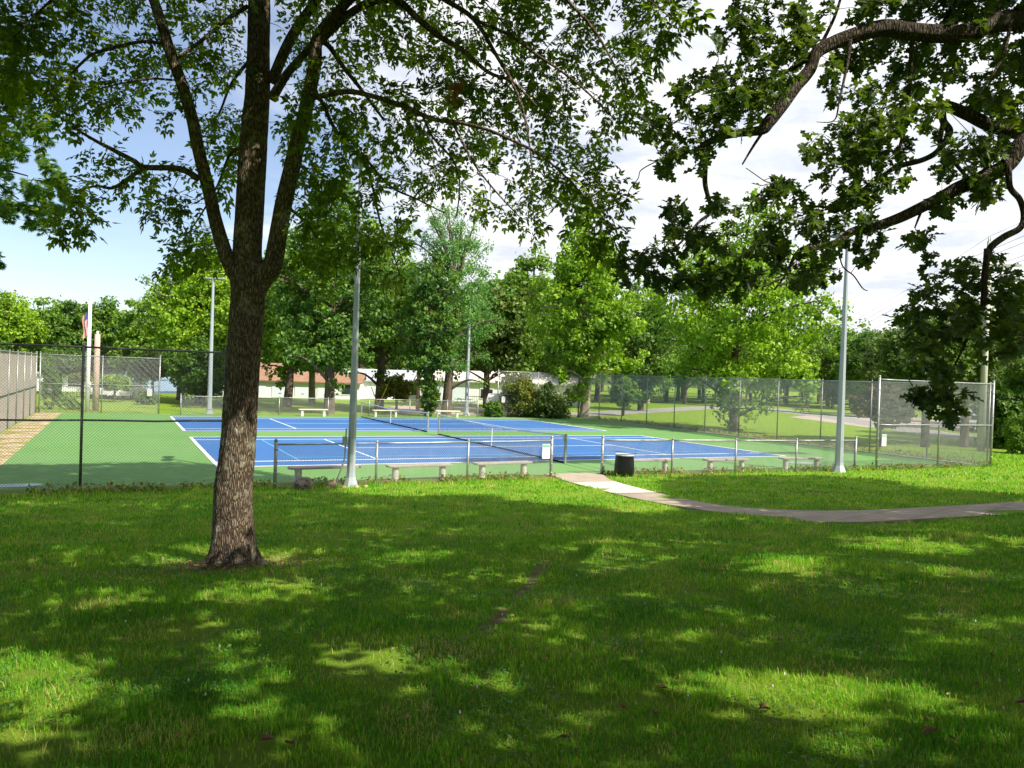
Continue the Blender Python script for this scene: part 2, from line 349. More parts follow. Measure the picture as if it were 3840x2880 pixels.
g=Geo(); g.addnp(np.stack([Xg,Yg,Zg],-1).reshape(-1,3),q.ravel(),np.full(len(q),4),np.zeros(len(q)),True)
tag(g.build('ground',M_lawn),kind='structure')
# lake, road, lot, path
g=Geo(); g.add([(-900,72,-.62),(24,72,-.62),(24,900,-.62),(-900,900,-.62)],[(0,1,2,3)])
M_water=nmat('lake water',(.35,.48,.66),(.44,.56,.72),.3,.25,vec=(1,4,1),bump=.2,bscale=2.,spec=.5)
tag(g.build('lake',M_water),kind='structure')
def ribbon(name,left,right,z,material,kind='structure'):
    g=Geo(); n=len(left); v=[]
    for a,b in zip(left,right): v+= [(a[0],a[1],float(gz(a[0],a[1]))+z),(b[0],b[1],float(gz(b[0],b[1]))+z)]
    g.add(v,[(2*k,2*k+1,2*k+3,2*k+2) for k in range(n-1)]); o=g.build(name,material); tag(o,kind=kind); return o
def densify(P,m=6):
    P=np.asarray(P,float)[:,:2]; n=len(P); out=[]
    for k in range(n-1):
        p0,p1,p2,p3=P[max(k-1,0)],P[k],P[k+1],P[min(k+2,n-1)]
        for t in np.linspace(0,1,m,endpoint=False):
            out.append(.5*((2*p1)+(-p0+p2)*t+(2*p0-5*p1+4*p2-p3)*t*t+(-p0+3*p1-3*p2+p3)*t**3))
    out.append(P[-1]); return np.array(out)
up=[(1302,1026),(1330,1043),(1440,1072),(1560,1095),(1700,1105),(1850,1106),(2000,1099),(2212,1086),(2400,1072)]
lo=[(1190,1028),(1250,1049),(1370,1079),(1480,1099),(1590,1115),(1720,1129),(1850,1132),(2000,1124),(2212,1113),(2400,1102)]
ue=densify([gpt(*p) for p in up]); le=densify([gpt(*p) for p in lo])
def resamp(P,n):
    d=np.concatenate([[0],np.cumsum(np.linalg.norm(np.diff(P,axis=0),axis=1))]); t=np.linspace(0,d[-1],n)
    return np.stack([np.interp(t,d,P[:,0]),np.interp(t,d,P[:,1])],-1)
ue=resamp(ue,60); le=resamp(le,60)
ue[0]=(-.56,-3.7); le[0]=(-2.4,-3.7)
PATHPOLY=[tuple(p) for p in ue]+[tuple(p) for p in le[::-1]]
g=Geo()
def slab(a,b,lift,joint):
    v=[]; 
    for k in range(a,b+1):
        for P in (ue[k],le[k]): v.append((P[0],P[1],float(gz(P[0],P[1]))+.035+lift))
    n=b-a+1; f=[(2*k,2*k+1,2*k+3,2*k+2) for k in range(n-1)]
    # sides
    base=len(v); v+=[(p[0],p[1],p[2]-.12) for p in v[:base]]
    for k in range(n-1):
        f.append((2*k+2,2*k,base+2*k,base+2*k+2)); f.append((2*k+1,2*k+3,base+2*k+3,base+2*k+1))
    return v,f
pth=None
v,f=slab(0,59,0,0); pth=Geo().add(v,f).build('path',M_concp); tag(pth,kind='structure')
v,f=slab(7,18,.005,0); Geo().add(v,f).build('paler_slab',M_concl,pth)  # section of the path in a paler concrete colour
gj=Geo()
for k in (18,24,29,33,38,43,48,53,57):
    a,b=ue[k],le[k]; dd=(ue[k+1]-ue[k]); dd/=np.linalg.norm(dd); dd*=.012
    z=lambda p:float(gz(p[0],p[1]))+.0425
    gj.add([(a[0]-dd[0],a[1]-dd[1],z(a)),(b[0]-dd[0],b[1]-dd[1],z(b)),(b[0]+dd[0],b[1]+dd[1],z(b)),(a[0]+dd[0],a[1]+dd[1],z(a))],[(0,1,2,3)])
gj.build('joint',mat('joint dark',(.10,.08,.06),.95),pth)
# far road sweeping across the park and the gravel lot behind the court
rd=[(1222,897),(1296,893.5),(1400,888),(1480,883.5),(1560,879.5),(1640,881),(1708,890),(1806,903),(1900,919),(2000,934),(2120,950),(2300,966)]
c_=densify([gpt(*p) for p in rd]); tn=np.gradient(c_,axis=0); tn/=np.linalg.norm(tn,axis=1)[:,None]; nn=np.stack([-tn[:,1],tn[:,0]],-1)
RP=[c_+nn*1.7,c_-nn*1.7]
ribbon('road',RP[0],RP[1],.03,M_asph)
ribbon('road_edge',c_+nn*2.0,c_+nn*1.7,.026,M_conc); ribbon('road_edge',c_-nn*1.7,c_-nn*2.0,.026,M_conc)
lot=[gpt(*p) for p in [(985,893),(1050,908),(1120,898),(1110,884),(1010,879),(965,882)]]
g=Geo().sheet([(4.4,31.3),(9.2,29.9),(20,29.6),(19,45),(9,45),(4.5,38)],.03); lt=g.build('parking_lot',M_lot); tag(lt,kind='structure')
th=np.linspace(0,2*math.pi,24,endpoint=False); Geo().sheet([(12.5+3.6*math.cos(a),34.7+1.9*math.sin(a)) for a in th],.036).build('grass_island',M_lawn,lt)
pk=[gpt(*p) for p in [(1800,893),(1960,905),(2140,925),(2142,952),(2000,935),(1880,916)]]
g=Geo().sheet([(39,18),(62,8),(75,22),(60,40),(45,32)],.026); tag(g.build('far_parking_lot',M_lot),kind='structure')

# ------------------------------------------------------------------ court
cs=Geo().sheet([(CX0,CY0),(CX1,CY0-1.15),(CX1,CY1),(CX0,CY1)],0.012).build('court_paving',M_green); tag(cs,kind='structure')
HL,CW=11.885,10.97
lw=Geo(); lc=Geo()
def ln(G,x0,y0,x1,y1,w=.05,z=.022):
    if abs(x1-x0)>abs(y1-y0): G.add([(x0,y0-w/2,z),(x1,y0-w/2,z),(x1,y0+w/2,z),(x0,y0+w/2,z)],[(0,1,2,3)])
    else: G.add([(x0-w/2,y0,z),(x0+w/2,y0,z),(x0+w/2,y1,z),(x0-w/2,y1,z)],[(0,1,2,3)])
for Y0 in (0,CW+3.45):
    Geo().sheet([(-HL,Y0),(HL,Y0),(HL,Y0+CW),(-HL,Y0+CW)],.017).build('playing_area',M_blue,cs)
    for y in (0,CW): ln(lw,-HL,Y0+y,HL,Y0+y,.13,.0215)
    for y in (1.37,CW-1.37): ln(lw,-HL+.05,Y0+y,HL-.05,Y0+y,.13,.0215)
    for s in (-1,1):
        ln(lw,s*HL,Y0,s*HL,Y0+CW,.13,.0245); ln(lw,s*6.4,Y0+1.37,s*6.4,Y0+CW-1.37,.07,.0245); ln(lw,s*(HL-.12),Y0+CW/2,s*(HL-.01),Y0+CW/2,.05,.0275)
        ln(lc,s*9.14,Y0+1.37,s*9.14,Y0+CW-1.37,.05,.0245)
    ln(lw,-6.4,Y0+CW/2,6.4,Y0+CW/2,.10,.0265)
    for y in (CW/2-3.2,CW/2+3.2): ln(lc,-9.14,Y0+y,9.14,Y0+y,.09,.0265)
lw.build('white_lines',M_white,cs); lc.build('blended_lines',M_cyan,cs)
# expansion joint and standing water marks
g=Geo(); ln(g,-.11,-3.7,-.11,-1.0,.03,.018); g.build('joint',mat('court joint',(.03,.07,.05),.9),cs)
Mp=nmat('dried puddle',(.30,.42,.42),(.5,.58,.58),2.,.4)
for p,rx,ry in (((-17.0,-2.9),.62,.30),((10.4,-2.35),.62,.42)):
    Geo().sheet([(p[0]+rx*math.cos(a)*(1+.08*math.sin(3*a)),p[1]+ry*math.sin(a)) for a in th],.0165).build('puddle_mark',Mp,cs)
# pale concrete edging by the right and back fences
g=Geo()
for k in range(12):
    y0=-4.6+k*2.72; g.box((18.26,y0+1.35,.02),(.22,2.70,.07))
tag(g.build('kerb',M_conc),kind='structure')

# ------------------------------------------------------------------ fences
def chain(G,A,B,z0,z1,gap=.072,r=.0019,seg=3):
    A=np.array(A,float); B=np.array(B,float); Ld=np.linalg.norm(B-A); d=(B-A)/Ld; H=z1-z0; n=int(Ld/gap); nrm=np.array([-d[1],d[0]])
    Vs=[];
    for sgn in (1,-1):
        off=np.arange(-int(H/gap)-1,n+int(H/gap)+2)*gap
        for o in off:
            # line s = o + sgn*(z-z0)
            za,zb=z0,z1
            sa,sb=o,o+sgn*H
            ts=[0.,1.]
            lo_,hi_=min(sa,sb),max(sa,sb)
            if hi_<=0 or lo_>=Ld: continue
            t0=max(0,min((0-sa)/(sb-sa),(Ld-sa)/(sb-sa))); t1=min(1,max((0-sa)/(sb-sa),(Ld-sa)/(sb-sa)))
            if t1-t0<.01: continue
            Vs.append((sa+(sb-sa)*t0,z0+H*t0,sa+(sb-sa)*t1,z0+H*t1,sgn))
    V=np.array(Vs)
    out=[]
    for k in range(seg):
        f0,f1=k/seg,(k+1)/seg
        s0=V[:,0]+(V[:,2]-V[:,0])*f0; zz0=V[:,1]+(V[:,3]-V[:,1])*f0; s1=V[:,0]+(V[:,2]-V[:,0])*f1; zz1=V[:,1]+(V[:,3]-V[:,1])*f1
        out.append(np.stack([s0,zz0,s1,zz1,V[:,4]],1))
    V=np.concatenate(out); m=len(V); rt=r*math.sqrt(2)
    v=np.zeros((m,6,3))
    for e,(si,zi) in enumerate(((0,1),(2,3))):
        for c,(ds,dn) in enumerate(((rt,0.),(-rt*.5,rt*.85),(-rt*.5,-rt*.85))):
            s_=V[:,si]+ds; v[:,e*3+c,0]=A[0]+d[0]*s_+nrm[0]*dn; v[:,e*3+c,1]=A[1]+d[1]*s_+nrm[1]*dn; v[:,e*3+c,2]=V[:,zi]
    lp=np.array([0,1,4,3,1,2,5,4,2,0,3,5]); loops=(np.arange(m)[:,None]*6+lp[None]).ravel()
    G.addnp(v.reshape(-1,3),loops,np.full(m*3,4),np.zeros(m*3))
def fence(label,posts,h,mid=None,end_r=.045,ends=(True,True),seg=3,rail_r=.024,base=0.,name='chain_link_fence',rr=.0028,post_r=.032,MG=None,MW=None):
    MG=MG or M_galv; MW=MW or (M_wire2 if h>2 else M_wire)
    P=[np.array(p,float) for p in posts]; root=thing(name,label,'fence',(P[0][0],P[0][1],0)); O=np.array([P[0][0],P[0][1],0])
    zb=lambda p: float(gz(p[0],p[1]))+base
    for k,p in enumerate(P):
        e=(k==0 and ends[0]) or (k==len(P)-1 and ends[1]); r=end_r if e else post_r; z=zb(p)
        g=Geo(); top=h+(.10 if e else .03)
        jx=random.uniform(-.012,.012); 
        g.tube([(p[0],p[1],z-.15),(p[0]+jx,p[1],z+top-.02)],r,12)
        g.tube([(p[0]+jx,p[1],z+top-.03),(p[0]+jx,p[1],z+top+.0),(p[0]+jx,p[1],z+top+.035)],[r*1.15,r*1.12,r*.35],12)
        if e:
            for f in (.12,.35,.6,.88): g.tube([(p[0],p[1],z+h*f-.015),(p[0],p[1],z+h*f+.015)],r*1.22,12)
        o=g.build('post',MG,root,O)
    for nm,hh in (('top_rail',h-.02),)+((('middle_rail',mid),) if mid else ()):
        g=Geo()
        for a,b in zip(P[:-1],P[1:]):
            n=5; pts=[(a[0]+(b[0]-a[0])*k/(n-1),a[1]+(b[1]-a[1])*k/(n-1),zb(a)+(zb(b)-zb(a))*k/(n-1)+hh-(.02 if nm=='middle_rail' else .008)*math.sin(math.pi*k/(n-1))*random.random()) for k in range(n)]
            g.tube(pts,rail_r,8)
        g.build(nm,MG,root,O)
    g=Geo()
    for a,b in zip(P[:-1],P[1:]): 
        off=np.array([0,0.]); z=(zb(a)+zb(b))/2
        dd=(b-a)[:2]; dd=dd/np.linalg.norm(dd); nrm=np.array([-dd[1],dd[0]])*.03
        chain(g,a[:2]+nrm,b[:2]+nrm,z+.03,z+h-.02,seg=seg,r=rr)
    g.build('wire_mesh',MW,root,O)
    return root
HT=3.5
fence('dark tall chain link fence crossing in front of the green court, behind the ash trunk',[(-19.1,-4.3),(-15.49,-4.3),(-12.25,-4.35)],HT,1.72,rr=.0030,MG=M_galvd,MW=M_wired)  # shade over this fence is partly put into its steel and wire colours
fence('tall chain link fence running back along the left side of the court, seen edge on',[(-19.1,-4.0)]+[(-19.1,-4+3.23*k) for k in range(1,11)],HT,1.6,seg=4,ends=(False,True),rr=.0036,MW=nmat('dense fence wire',(.34,.31,.28),(.42,.38,.34),3.,.6,metal=.2))
fence('tall two bay chain link fence at the far left corner of the court',[(-18.9,28.3),(-15.64,28.3),(-12.45,28.2)],HT,1.75,rr=.0032)
fence('long low chain link fence along the far side behind the far benches',[(-11.21,27.6),(-8.1,27.7),(-5.18,27.8),(-1.9,27.9),(1.0,27.95),(4.0,28.0),(6.9,28.0),(9.3,27.9)],1.2,rr=.0034,end_r=.04)
fence('tall chain link fence at the far right in front of the yellow hedge',[(10.92,27.9),(14.4,28.0),(18.2,28.2)],HT,1.75,rr=.0032,ends=(True,False))
fence('long tall chain link fence along the right side with open lawn behind',[(18.3,28.3)]+[(18.3,28.3-3.05*k) for k in range(1,11)]+[(18.15,-5.1)],HT,1.72,ends=(True,False),rr=.0038)
nr=fence('tall chain link fence at the near right corner carrying a green and white notice',[(11.2,-5.23),(14.75,-5.25),(18.1,-5.28)],HT,1.75,rr=.0036)
nl=fence('low chain link fence with a green and white notice, left of the gate opening',[(-11.05,-5.0),(-8.3,-4.8),(-5.46,-4.55),(-2.45,-4.22)],1.17,rr=.0030,end_r=.045)
fence('low chain link fence right of the gate opening beside the black barrel',[(-.51,-4.15),(2.15,-4.4),(4.68,-4.7),(7.31,-4.95),(10.18,-5.1)],1.17,rr=.0030)

# ------------------------------------------------------------------ nets
def net(label,Y0):
    root=thing('tennis_net',label,'tennis net',(0,Y0+CW/2,0)); O=np.array([0,Y0+CW/2,0])
    ya,yb=Y0-.914,Y0+CW+.914
    top=lambda y:.914+.156*abs((y-(ya+yb)/2)/((yb-ya)/2))**1.15
    for y in (ya,yb):
        g=Geo(); g.box((0,y,.545),(.085,.085,1.07),bev=.012); g.box((0,y,1.085),(.095,.095,.02),bev=.008)
        for k in range(5): g.box((.0,y-.0455,.2+k*.2),(.02,.006,.02))
        p=g.build('net_post',M_galv,root,O)
        if y==ya:
            g=Geo(); g.tube([(-.06,y,.98),(-.10,y+.0,.98)],.03,10); g.box((-.065,y,.9),(.05,.05,.12),bev=.01); g.build('winch',M_galv,p,O)
    g=Geo(); 
    ys_=np.linspace(ya+.05,yb-.05,40)
    for f in np.linspace(.045,.96,20):
        g.tube([(0.,y,top(y)*f+.01) for y in ys_],.0016,3,cap=False,smooth=False)
    for y in np.arange(ya+.06,yb-.05,.0455): g.tube([(0,y,.02),(0,y,top(y)-.02)],.0014,3,cap=False,smooth=False)
    g.build('netting',M_net,root,O)
    g=Geo(); n=len(ys_); v=[];f=[]
    for y in ys_: v+=[(-.012,y,top(y)-.055),(-.012,y,top(y)+.005),(.012,y,top(y)+.005),(.012,y,top(y)-.055)]
    for k in range(n-1):
        for a in range(4): f.append((4*k+a,4*k+(a+1)%4,4*k+4+(a+1)%4,4*k+4+a))
    g.add(v,f); g.build('headband',M_tape,root,O)
    g=Geo()
    for k in range(n-1):
        y0,y1=ys_[k],ys_[k+1]; g.box((0,(y0+y1)/2,.045),(.02,y1-y0,.06))
    g.build('bottom_tape',mat('black tape',(.02,.02,.02),.8),root,O)
    ym=(ya+yb)/2; Geo().box((0,ym,.47),(.03,.05,.88)).build('centre_strap',M_tape,root,O)
net('long tennis net on the nearer court, ending at the gate opening',0.)
net('tennis net on the farther court, beyond the nearer net',CW+3.45)

# ------------------------------------------------------------------ benches
def bench_at(label,x,y,rz,Lb=1.95,sp=1.40,M1=M_conc,M2=M_leg,group=None,z0=0.):
    root=thing('court_bench',label,'bench',(x,y,z0),rz,group)
    g=Geo(); n=14
    # slab with rounded ends
    out=[]; w=.17
    for k in range(8): a=math.pi/2+math.pi*k/7; out.append((-Lb/2+w*.6+w*.6*math.cos(a),w*math.sin(a)))
    for k in range(8): a=-math.pi/2+math.pi*k/7; out.append((Lb/2-w*.6+w*.6*math.cos(a),w*math.sin(a)))
    m=len(out); v=[(p[0]*.985,p[1]*.95,.425) for p in out]+[(p[0],p[1],.44) for p in out]+[(p[0],p[1],.475) for p in out]+[(p[0]*.985,p[1]*.95,.49) for p in out]
    f=[tuple(range(m-1,-1,-1)),tuple(range(3*m,4*m))]
    for r in range(3): f+=[(r*m+i,r*m+(i+1)%m,(r+1)*m+(i+1)%m,(r+1)*m+i) for i in range(m)]
    g.add(v,f); g.build('seat',M1,root)
    for s in (-1,1):
        g=Geo(); g.tube([(s*sp/2,0,-.08),(s*sp/2,0,.05),(s*sp/2,0,.4),(s*sp/2,0,.424)],[.105,.10,.098,.104],16); g.build('leg',M2,root)
    return root
gN='concrete benches along the near fence'
b0=bench_at('shaded concrete bench behind the grey lamp pole, leftmost on the near side',-9.55,-4.1,.04,2.05,1.48,group=gN)
bb=[(-6.8,-4.1,.05,'weathered bench behind the near fence, between the grey lamp pole and the middle fence post'),(-4.0,-3.95,.07,'weathered bench behind the near fence, just left of the notice by the gate'),
 (1.45,-4.0,-.04,'weathered bench behind the near fence, immediately right of the black barrel'),(4.65,-4.25,-.06,'weathered bench behind the near right fence, second from the black barrel'),(8.2,-4.35,-.16,'weathered bench behind the near right fence, closest to the tall right lamp pole')]
for x,y,r,lb in bb:
    o=dup(b0,(x,y,0),r,lb)
    if x>0: o.scale=(.93,1,1)
M_far=nmat('cream bench',(.70,.62,.45),(.76,.70,.55),4.,.9)
f0=bench_at('cream bench on the far side, in front of the thick dark trunk',-3.1,27.0,0,1.95,1.45,M_far,M_leg,'cream benches along the far fence')
dup(f0,(1.9,27.0,0),0,'cream bench on the far side seen through the farther net')
dup(f0,(6.55,27.05,0),0,'cream bench on the far side beside the far right lamp pole')

# ------------------------------------------------------------------ lamp poles
def lamp_pole(label,x,y,h,r0,r1,head_rz=0,z0=0.,pale=False,group='tall court lamp poles'):
    root=thing('lamp_pole',label,'lamp pole',(x,y,z0),0,group)
    g=Geo(); n=8
    g.tube([(0,0,.0),(0,0,.03),(0,0,.05),(0,0,.30),(0,0,.42)],[r0*1.95,r0*1.95,r0*1.8,r0*1.12,r0*1.02],n,smooth=False,rot=R_(10))
    g.build('flared_base',M_pole,root)
    g=Geo(); g.tube([(0,0,.38),(0,0,h*.5),(0,0,h)],[r0,(r0+r1)/2,r1],n,smooth=False,rot=R_(10)); g.build('shaft',M_pole,root)
    g=Geo(); a=YAW
    g.box((0,0,h+.05),(.16,.16,.14),rz=-a,bev=.02); b=g.build('lamp_bracket',M_galv,root)
    for s in (-1,1):
        g=Geo(); g.box((s*.42,0,h+.08),(.6,.34,.12),bev=.04); g.box((s*.42,0,h+.015),(.5,.26,.02)); o=g.build('lamp_head',mat('lamp housing',(.30,.31,.32),.5,.2),root); o.rotation_euler=(0,0,-head_rz)
    return root
lamp_pole('tall grey octagonal lamp pole at the right end of the low fence',8.96,-5.42,8.7,.150,.062,YAW+1.2)
pl=lamp_pole('dappled grey lamp pole rising into the leaves behind the leftmost near bench',-9.08,-5.05,8.7,.118,.052,YAW+1.2)
lamp_pole('slim white lamp pole at the far left beside the ash trunk',-9.43,28.6,8.7,.16,.08,YAW)
lamp_pole('slim white lamp pole in the middle distance beside the cream bench',8.85,29.0,8.8,.16,.08,YAW)
# conduit up the near pole
g=Geo(); g.tube([(-.42,-.1,0),(-.40,-.1,.25),(-.30,-.08,.5),(-.2,-.05,.8),(-.18,-.04,1.3),(-.17,-.03,1.6)],.022,8); g.box((-.2,-.03,1.28),(.12,.1,.22),bev=.01); g.build('conduit',M_galv,pl)
# stones and stump
def rock(name,label,cat,x,y,dims,material,seed,group=None,z=None):
    r=random.Random(seed); g=Geo(); n,mm=14,10; v=[]
    for i in range(mm+1):
        ph=math.pi*i/mm
        for j in range(n):
            t=2*math.pi*j/n; p=Vector((math.sin(ph)*math.cos(t),math.sin(ph)*math.sin(t),math.cos(ph)))
            k=1+.35*mnoise.noise(p*1.6+Vector((seed,0,0)))+.15*mnoise.noise(p*4+Vector((seed,3,0)))
            v.append((p.x*dims[0]*k,p.y*dims[1]*k,p.z*dims[2]*k))
    f=[(i*n+j,(i+1)*n+j,(i+1)*n+(j+1)%n,i*n+(j+1)%n) for i in range(mm) for j in range(n)]
    g.add(v,f,smooth=True); o=g.build(name,material); o.location=(x,y,(z if z is not None else float(gz(x,y))+dims[2]*.55)); o.rotation_euler=(0,0,r.random()*6)
    tag(o,label,cat,group); return o
M_stone=nmat('orange sandstone',(.42,.27,.17),(.62,.45,.32),9.,.95,bump=.5)
for k,(dx_,dy_,s,lb) in enumerate([(-.52,-.18,.16,'largest orange stone at the left foot of the dappled lamp pole'),(-.30,-.42,.09,'small orange stone in front of the big stone by the lamp pole'),(.05,-.45,.08,'flat pale stone in front of the dappled lamp pole base'),(.30,-.40,.09,'rounded tan stone at the right foot of the dappled lamp pole'),(-.70,-.38,.08,'outermost small stone left of the dappled lamp pole')]):
    rock('stone',lb,'stone',-9.08+dx_,-5.05+dy_,(s,s*.8,s*.6),M_stone,k+3,'stones around the lamp pole foot')
rock('driftwood_stump','weathered grey brown stump lying against the low fence left of the lamp pole','stump',-10.35,-5.25,(.40,.22,.20),nmat('weathered stump',(.10,.08,.06),(.38,.31,.24),4.,.95,vec=(.6,4,4),bump=.8),21)

# ------------------------------------------------------------------ barrel
def barrel():
    bx_,by_=-.02,-4.72
    root=thing('trash_barrel','trash barrel wrapped in a shiny black bag beside the gate post','trash can',(bx_,by_,.03))
    g=Geo(); n=40; prof=[(0.28,0.0),(.315,.05),(.325,.2),(.315,.4),(.30,.55),(.292,.66),(.295,.70),(.285,.71)]
    v=[];
    for r,z in prof:
        for j in range(n):
            t=2*math.pi*j/n; k=1+.035*mnoise.noise(Vector((math.cos(t)*4,math.sin(t)*4,z*6)))+.02*math.sin(9*t+z*5)*(1-z)
            v.append((r*k*math.cos(t),r*k*math.sin(t),z))
    f=[(i*n+j,i*n+(j+1)%n,(i+1)*n+(j+1)%n,(i+1)*n+j) for i in range(len(prof)-1) for j in range(n)]
    g.add(v,f,smooth=True); g.build('bag',nmat('black plastic bag',(.006,.006,.007),(.008,.008,.009),5.,.3,bump=.35,bscale=7.,spec=.35,bdist=.03),root)
    g=Geo(); g.tube([(0,0,.69),(0,0,.735)],[.305,.30],n,cap=False); g.tube([(0,0,.735),(0,0,.70)],[.30,.27],n,cap=False); g.build('rim',nmat('barrel rim',(.42,.48,.55),(.55,.6,.66),8.,.4),root)
    g=Geo(); g.tube([(0,0,.60),(0,0,.61)],[.27,.27],n); g.build('inner_bag',mat('bag inside',(.01,.01,.01),.5),root)
    g=Geo(); g.tube([(0,0,-.02),(0,0,.03)],[.30,.30],n); g.build('drum_foot',mat('drum foot',(.25,.25,.26),.6),root)
barrel()

# ------------------------------------------------------------------ notices
M_sw=mat('sign white',(.82,.82,.80),.5); M_sg=mat('sign green',(.02,.33,.20),.5)
def text(body,size,material,parent,loc,rot):
    c=bpy.data.curves.new('t','FONT'); c.body=body; c.size=size; c.align_x='CENTER'; c.align_y='CENTER'; c.extrude=.001
    o=bpy.data.objects.new('t',c); COL.objects.link(o); dg=bpy.context.evaluated_depsgraph_get(); me=bpy.data.meshes.new_from_object(o.evaluated_get(dg))
    bpy.data.objects.remove(o); me.materials.clear(); me.materials.append(material); q=bpy.data.objects.new('lettering',me); COL.objects.link(q); q.parent=parent; q.location=loc; q.rotation_euler=rot
def notice(label,x,y,z,w,h):
    root=thing('notice_sign',label,'sign',(x,y,z))
    Geo().box((0,0,0),(w,.006,h),bev=.003).build('panel',M_sw,root)
    g=Geo(); g.box((0,-.0045,h/2-.018-.035),(w-.04,.003,.07)); g.build('header_band',M_sg,root)
    g=Geo(); t=.004
    for zz in (h/2-.018,h/2-.088,h/2-.128): g.box((0,-.0055,zz),(w-.04,.002,t))
    for s in (-1,1): g.box((s*(w/2-.02),-.0058,h/2-.073),(t,.002,.114))
    g.build('border',M_sg,root)
    text('TENNIS',.062,M_sw,root,(0,-.007,h/2-.053),(R_(90),0,0))
    for zz in (h/2-.01,-h/2+.01): Geo().tube([(0,-.004,zz),(0,-.008,zz)],.006,8).build('bolt',M_galv,root)
notice('green and white notice at the left gate post of the low fence',-2.72,-4.35,.84,.27,.46)
notice('green and white notice on the tall fence at the near right corner post',11.46,-5.32,1.20,.25,.45)
for lb,x,y in (('blank grey back of a sign on the far left tall fence',-13.0,28.12),('blank grey sign back on the far right tall fence beside the hedge',11.35,27.82)):
    r=thing('sign_back',lb,'sign',(x,y,1.35)); Geo().box((0,0,0),(.30,.006,.46),bev=.003).build('panel',mat('sign grey',(.5,.5,.48),.5),r); Geo().box((0,.012,0),(.03,.018,.6)).build('bracket',M_galv,r)

# ------------------------------------------------------------------ utility poles and wires
def util_pole():
    x,y=26.6,.6; H=11.2
    root=thing('utility_pole','grey wooden utility pole with crossarm behind the near right fence corner','utility pole',(x,y,0))
    Geo().tube([(0,0,-.2),(0,0,H*.5),(.02,0,H)],[.19,.16,.12],14).build('pole',M_woodg,root)
    d=np.array([.666,.785]); d/=np.linalg.norm(d); nn_=np.array([d[1],-d[0]])
    g=Geo(); c=np.array([0,0,9.9]); a=c-np.array([*nn_,0])*1.5; b=c+np.array([*nn_,0])*1.5
    g.box(c+np.array([*(d*-.16),0]),(3.0,.12,.13),rz=math.atan2(nn_[1],nn_[0])); g.build('crossarm',M_woodg,root)
    g=Geo(); 
    for s in (-1,1): g.tube([c+np.array([*nn_,0])*s*.8+np.array([0,0,-.05]),(0,0,9.2)],.02,6)
    g.build('brace',M_woodg,root)
    ins=[]
    for s in (-1.4,-.75,.75,1.4):
        p=c+np.array([*nn_,0])*s+np.array([0,0,.07]); g=Geo(); g.tube([p,p+(0,0,.06),p+(0,0,.07),p+(0,0,.13),p+(0,0,.15)],[.03,.03,.05,.05,.02],10); g.build('insulator',mat('porcelain',(.45,.45,.45),.3),root); ins.append(p+(0,0,.14))
    for s in (-.09,.09):
        g=Geo(); p=np.array([s,0,H]); g.tube([p,p+(0,0,.3)],[.03,.02],8); g.build('insulator',mat('porcelain',(.45,.45,.45),.3),root)
    g=Geo(); g.tube([(.33,-.05,8.2),(.33,-.05,8.25),(.33,-.05,8.9),(.33,-.05,8.95)],[.15,.18,.18,.12],16); g.build('transformer',mat('transformer grey',(.42,.45,.47),.5),root)
    g=Geo(); g.tube([(0,0,7.2),(-.5,-.3,7.35),(-1.0,-.6,7.3)],.025,8); g.box((-1.2,-.7,7.28),(.5,.2,.1),rz=.5,bev=.03); g.build('street_light_arm',M_galv,root)
    base=np.array([x,y,0])
    wl=[ins[0],ins[1],ins[2],ins[3],np.array([0,0,H+.28]),np.array([0,0,7.9]),np.array([0,0,7.6])]
    for k,p in enumerate(wl):
        g=Geo(); a=base+p
        for sgn,Ls in ((1,130),(-1,45)):
            e=a+np.array([d[0],d[1],0])*Ls*sgn+(0,0,(-.5 if sgn>0 else .6)); n=24
            pts=[a+(e-a)*t+np.array([0,0,-4*(1.6 if sgn>0 else .5)*t*(1-t)]) for t in np.linspace(0,1,n)]
            g.tube(pts,.010,4,cap=False)
        o=g.build('power_line',mat('wire dark',(.06,.06,.065),.6)); tag(o,['uppermost left','second','third','fourth crossarm','topmost','upper low','lowest'][k]+' power line strung from the grey utility pole at right','power line','power lines from the utility pole')
    fp=base+np.array([d[0],d[1],0])*130
    r2=thing('utility_pole','small distant utility pole where the power lines meet beyond the trees','utility pole',fp)
    Geo().tube([(0,0,0),(0,0,11)],[.17,.12],10).build('pole',M_woodg,r2); Geo().box((0,0,9.9),(3,.12,.13),rz=math.atan2(nn_[1],nn_[0])).build('crossarm',M_woodg,r2)
util_pole()
def guyed():
    p=gpt(902,890); x,y=float(p[0]),float(p[1])
    r=thing('wooden_pole','bare tan wooden pole with yellow guarded guy wires beyond the farther net','utility pole',(x,y,0))
    Geo().tube([(0,0,-.2),(0,0,4.5),(0,0,9)],[.17,.15,.12],12).build('pole',M_wood,r)
    for k,(ex,ey) in enumerate(((-3.6,-.5),(-2.9,.6))):
        g=Geo(); g.tube([(ex,ey,0),(0 if k==0 else -6,0 if k==0 else .3,8.2 if k==0 else 7.2)],.012,5); g.build('guy_wire',M_galv,r)
        a=np.array([ex,ey,0.]); b=np.array([0 if k==0 else -6,0 if k==0 else .3,8.2 if k==0 else 7.2]); q=a+(b-a)*.26
        g=Geo(); g.tube([a,q],.035,8); g.build('guy_guard',mat('guard yellow',(.75,.55,.04),.5),r)
guyed()
p=gpt(206,888); Geo; r=thing('wooden_post','reddish wooden post standing right of the flagpole','post',(float(p[0]),float(p[1]),0))
Geo().tube([(0,0,-.1),(0,0,4.9)],[.19,.16],12).build('post',nmat('reddish post',(.45,.30,.24),(.6,.45,.38),4.,.9,vec=(3,3,.3)),r); Geo().tube([(0,0,4.9),(0,0,5.05),(0,0,5.1)],[.08,.08,.02],10).build('cap',M_white,r)
p=gpt(188,889); fx,fy=float(p[0]),float(p[1])
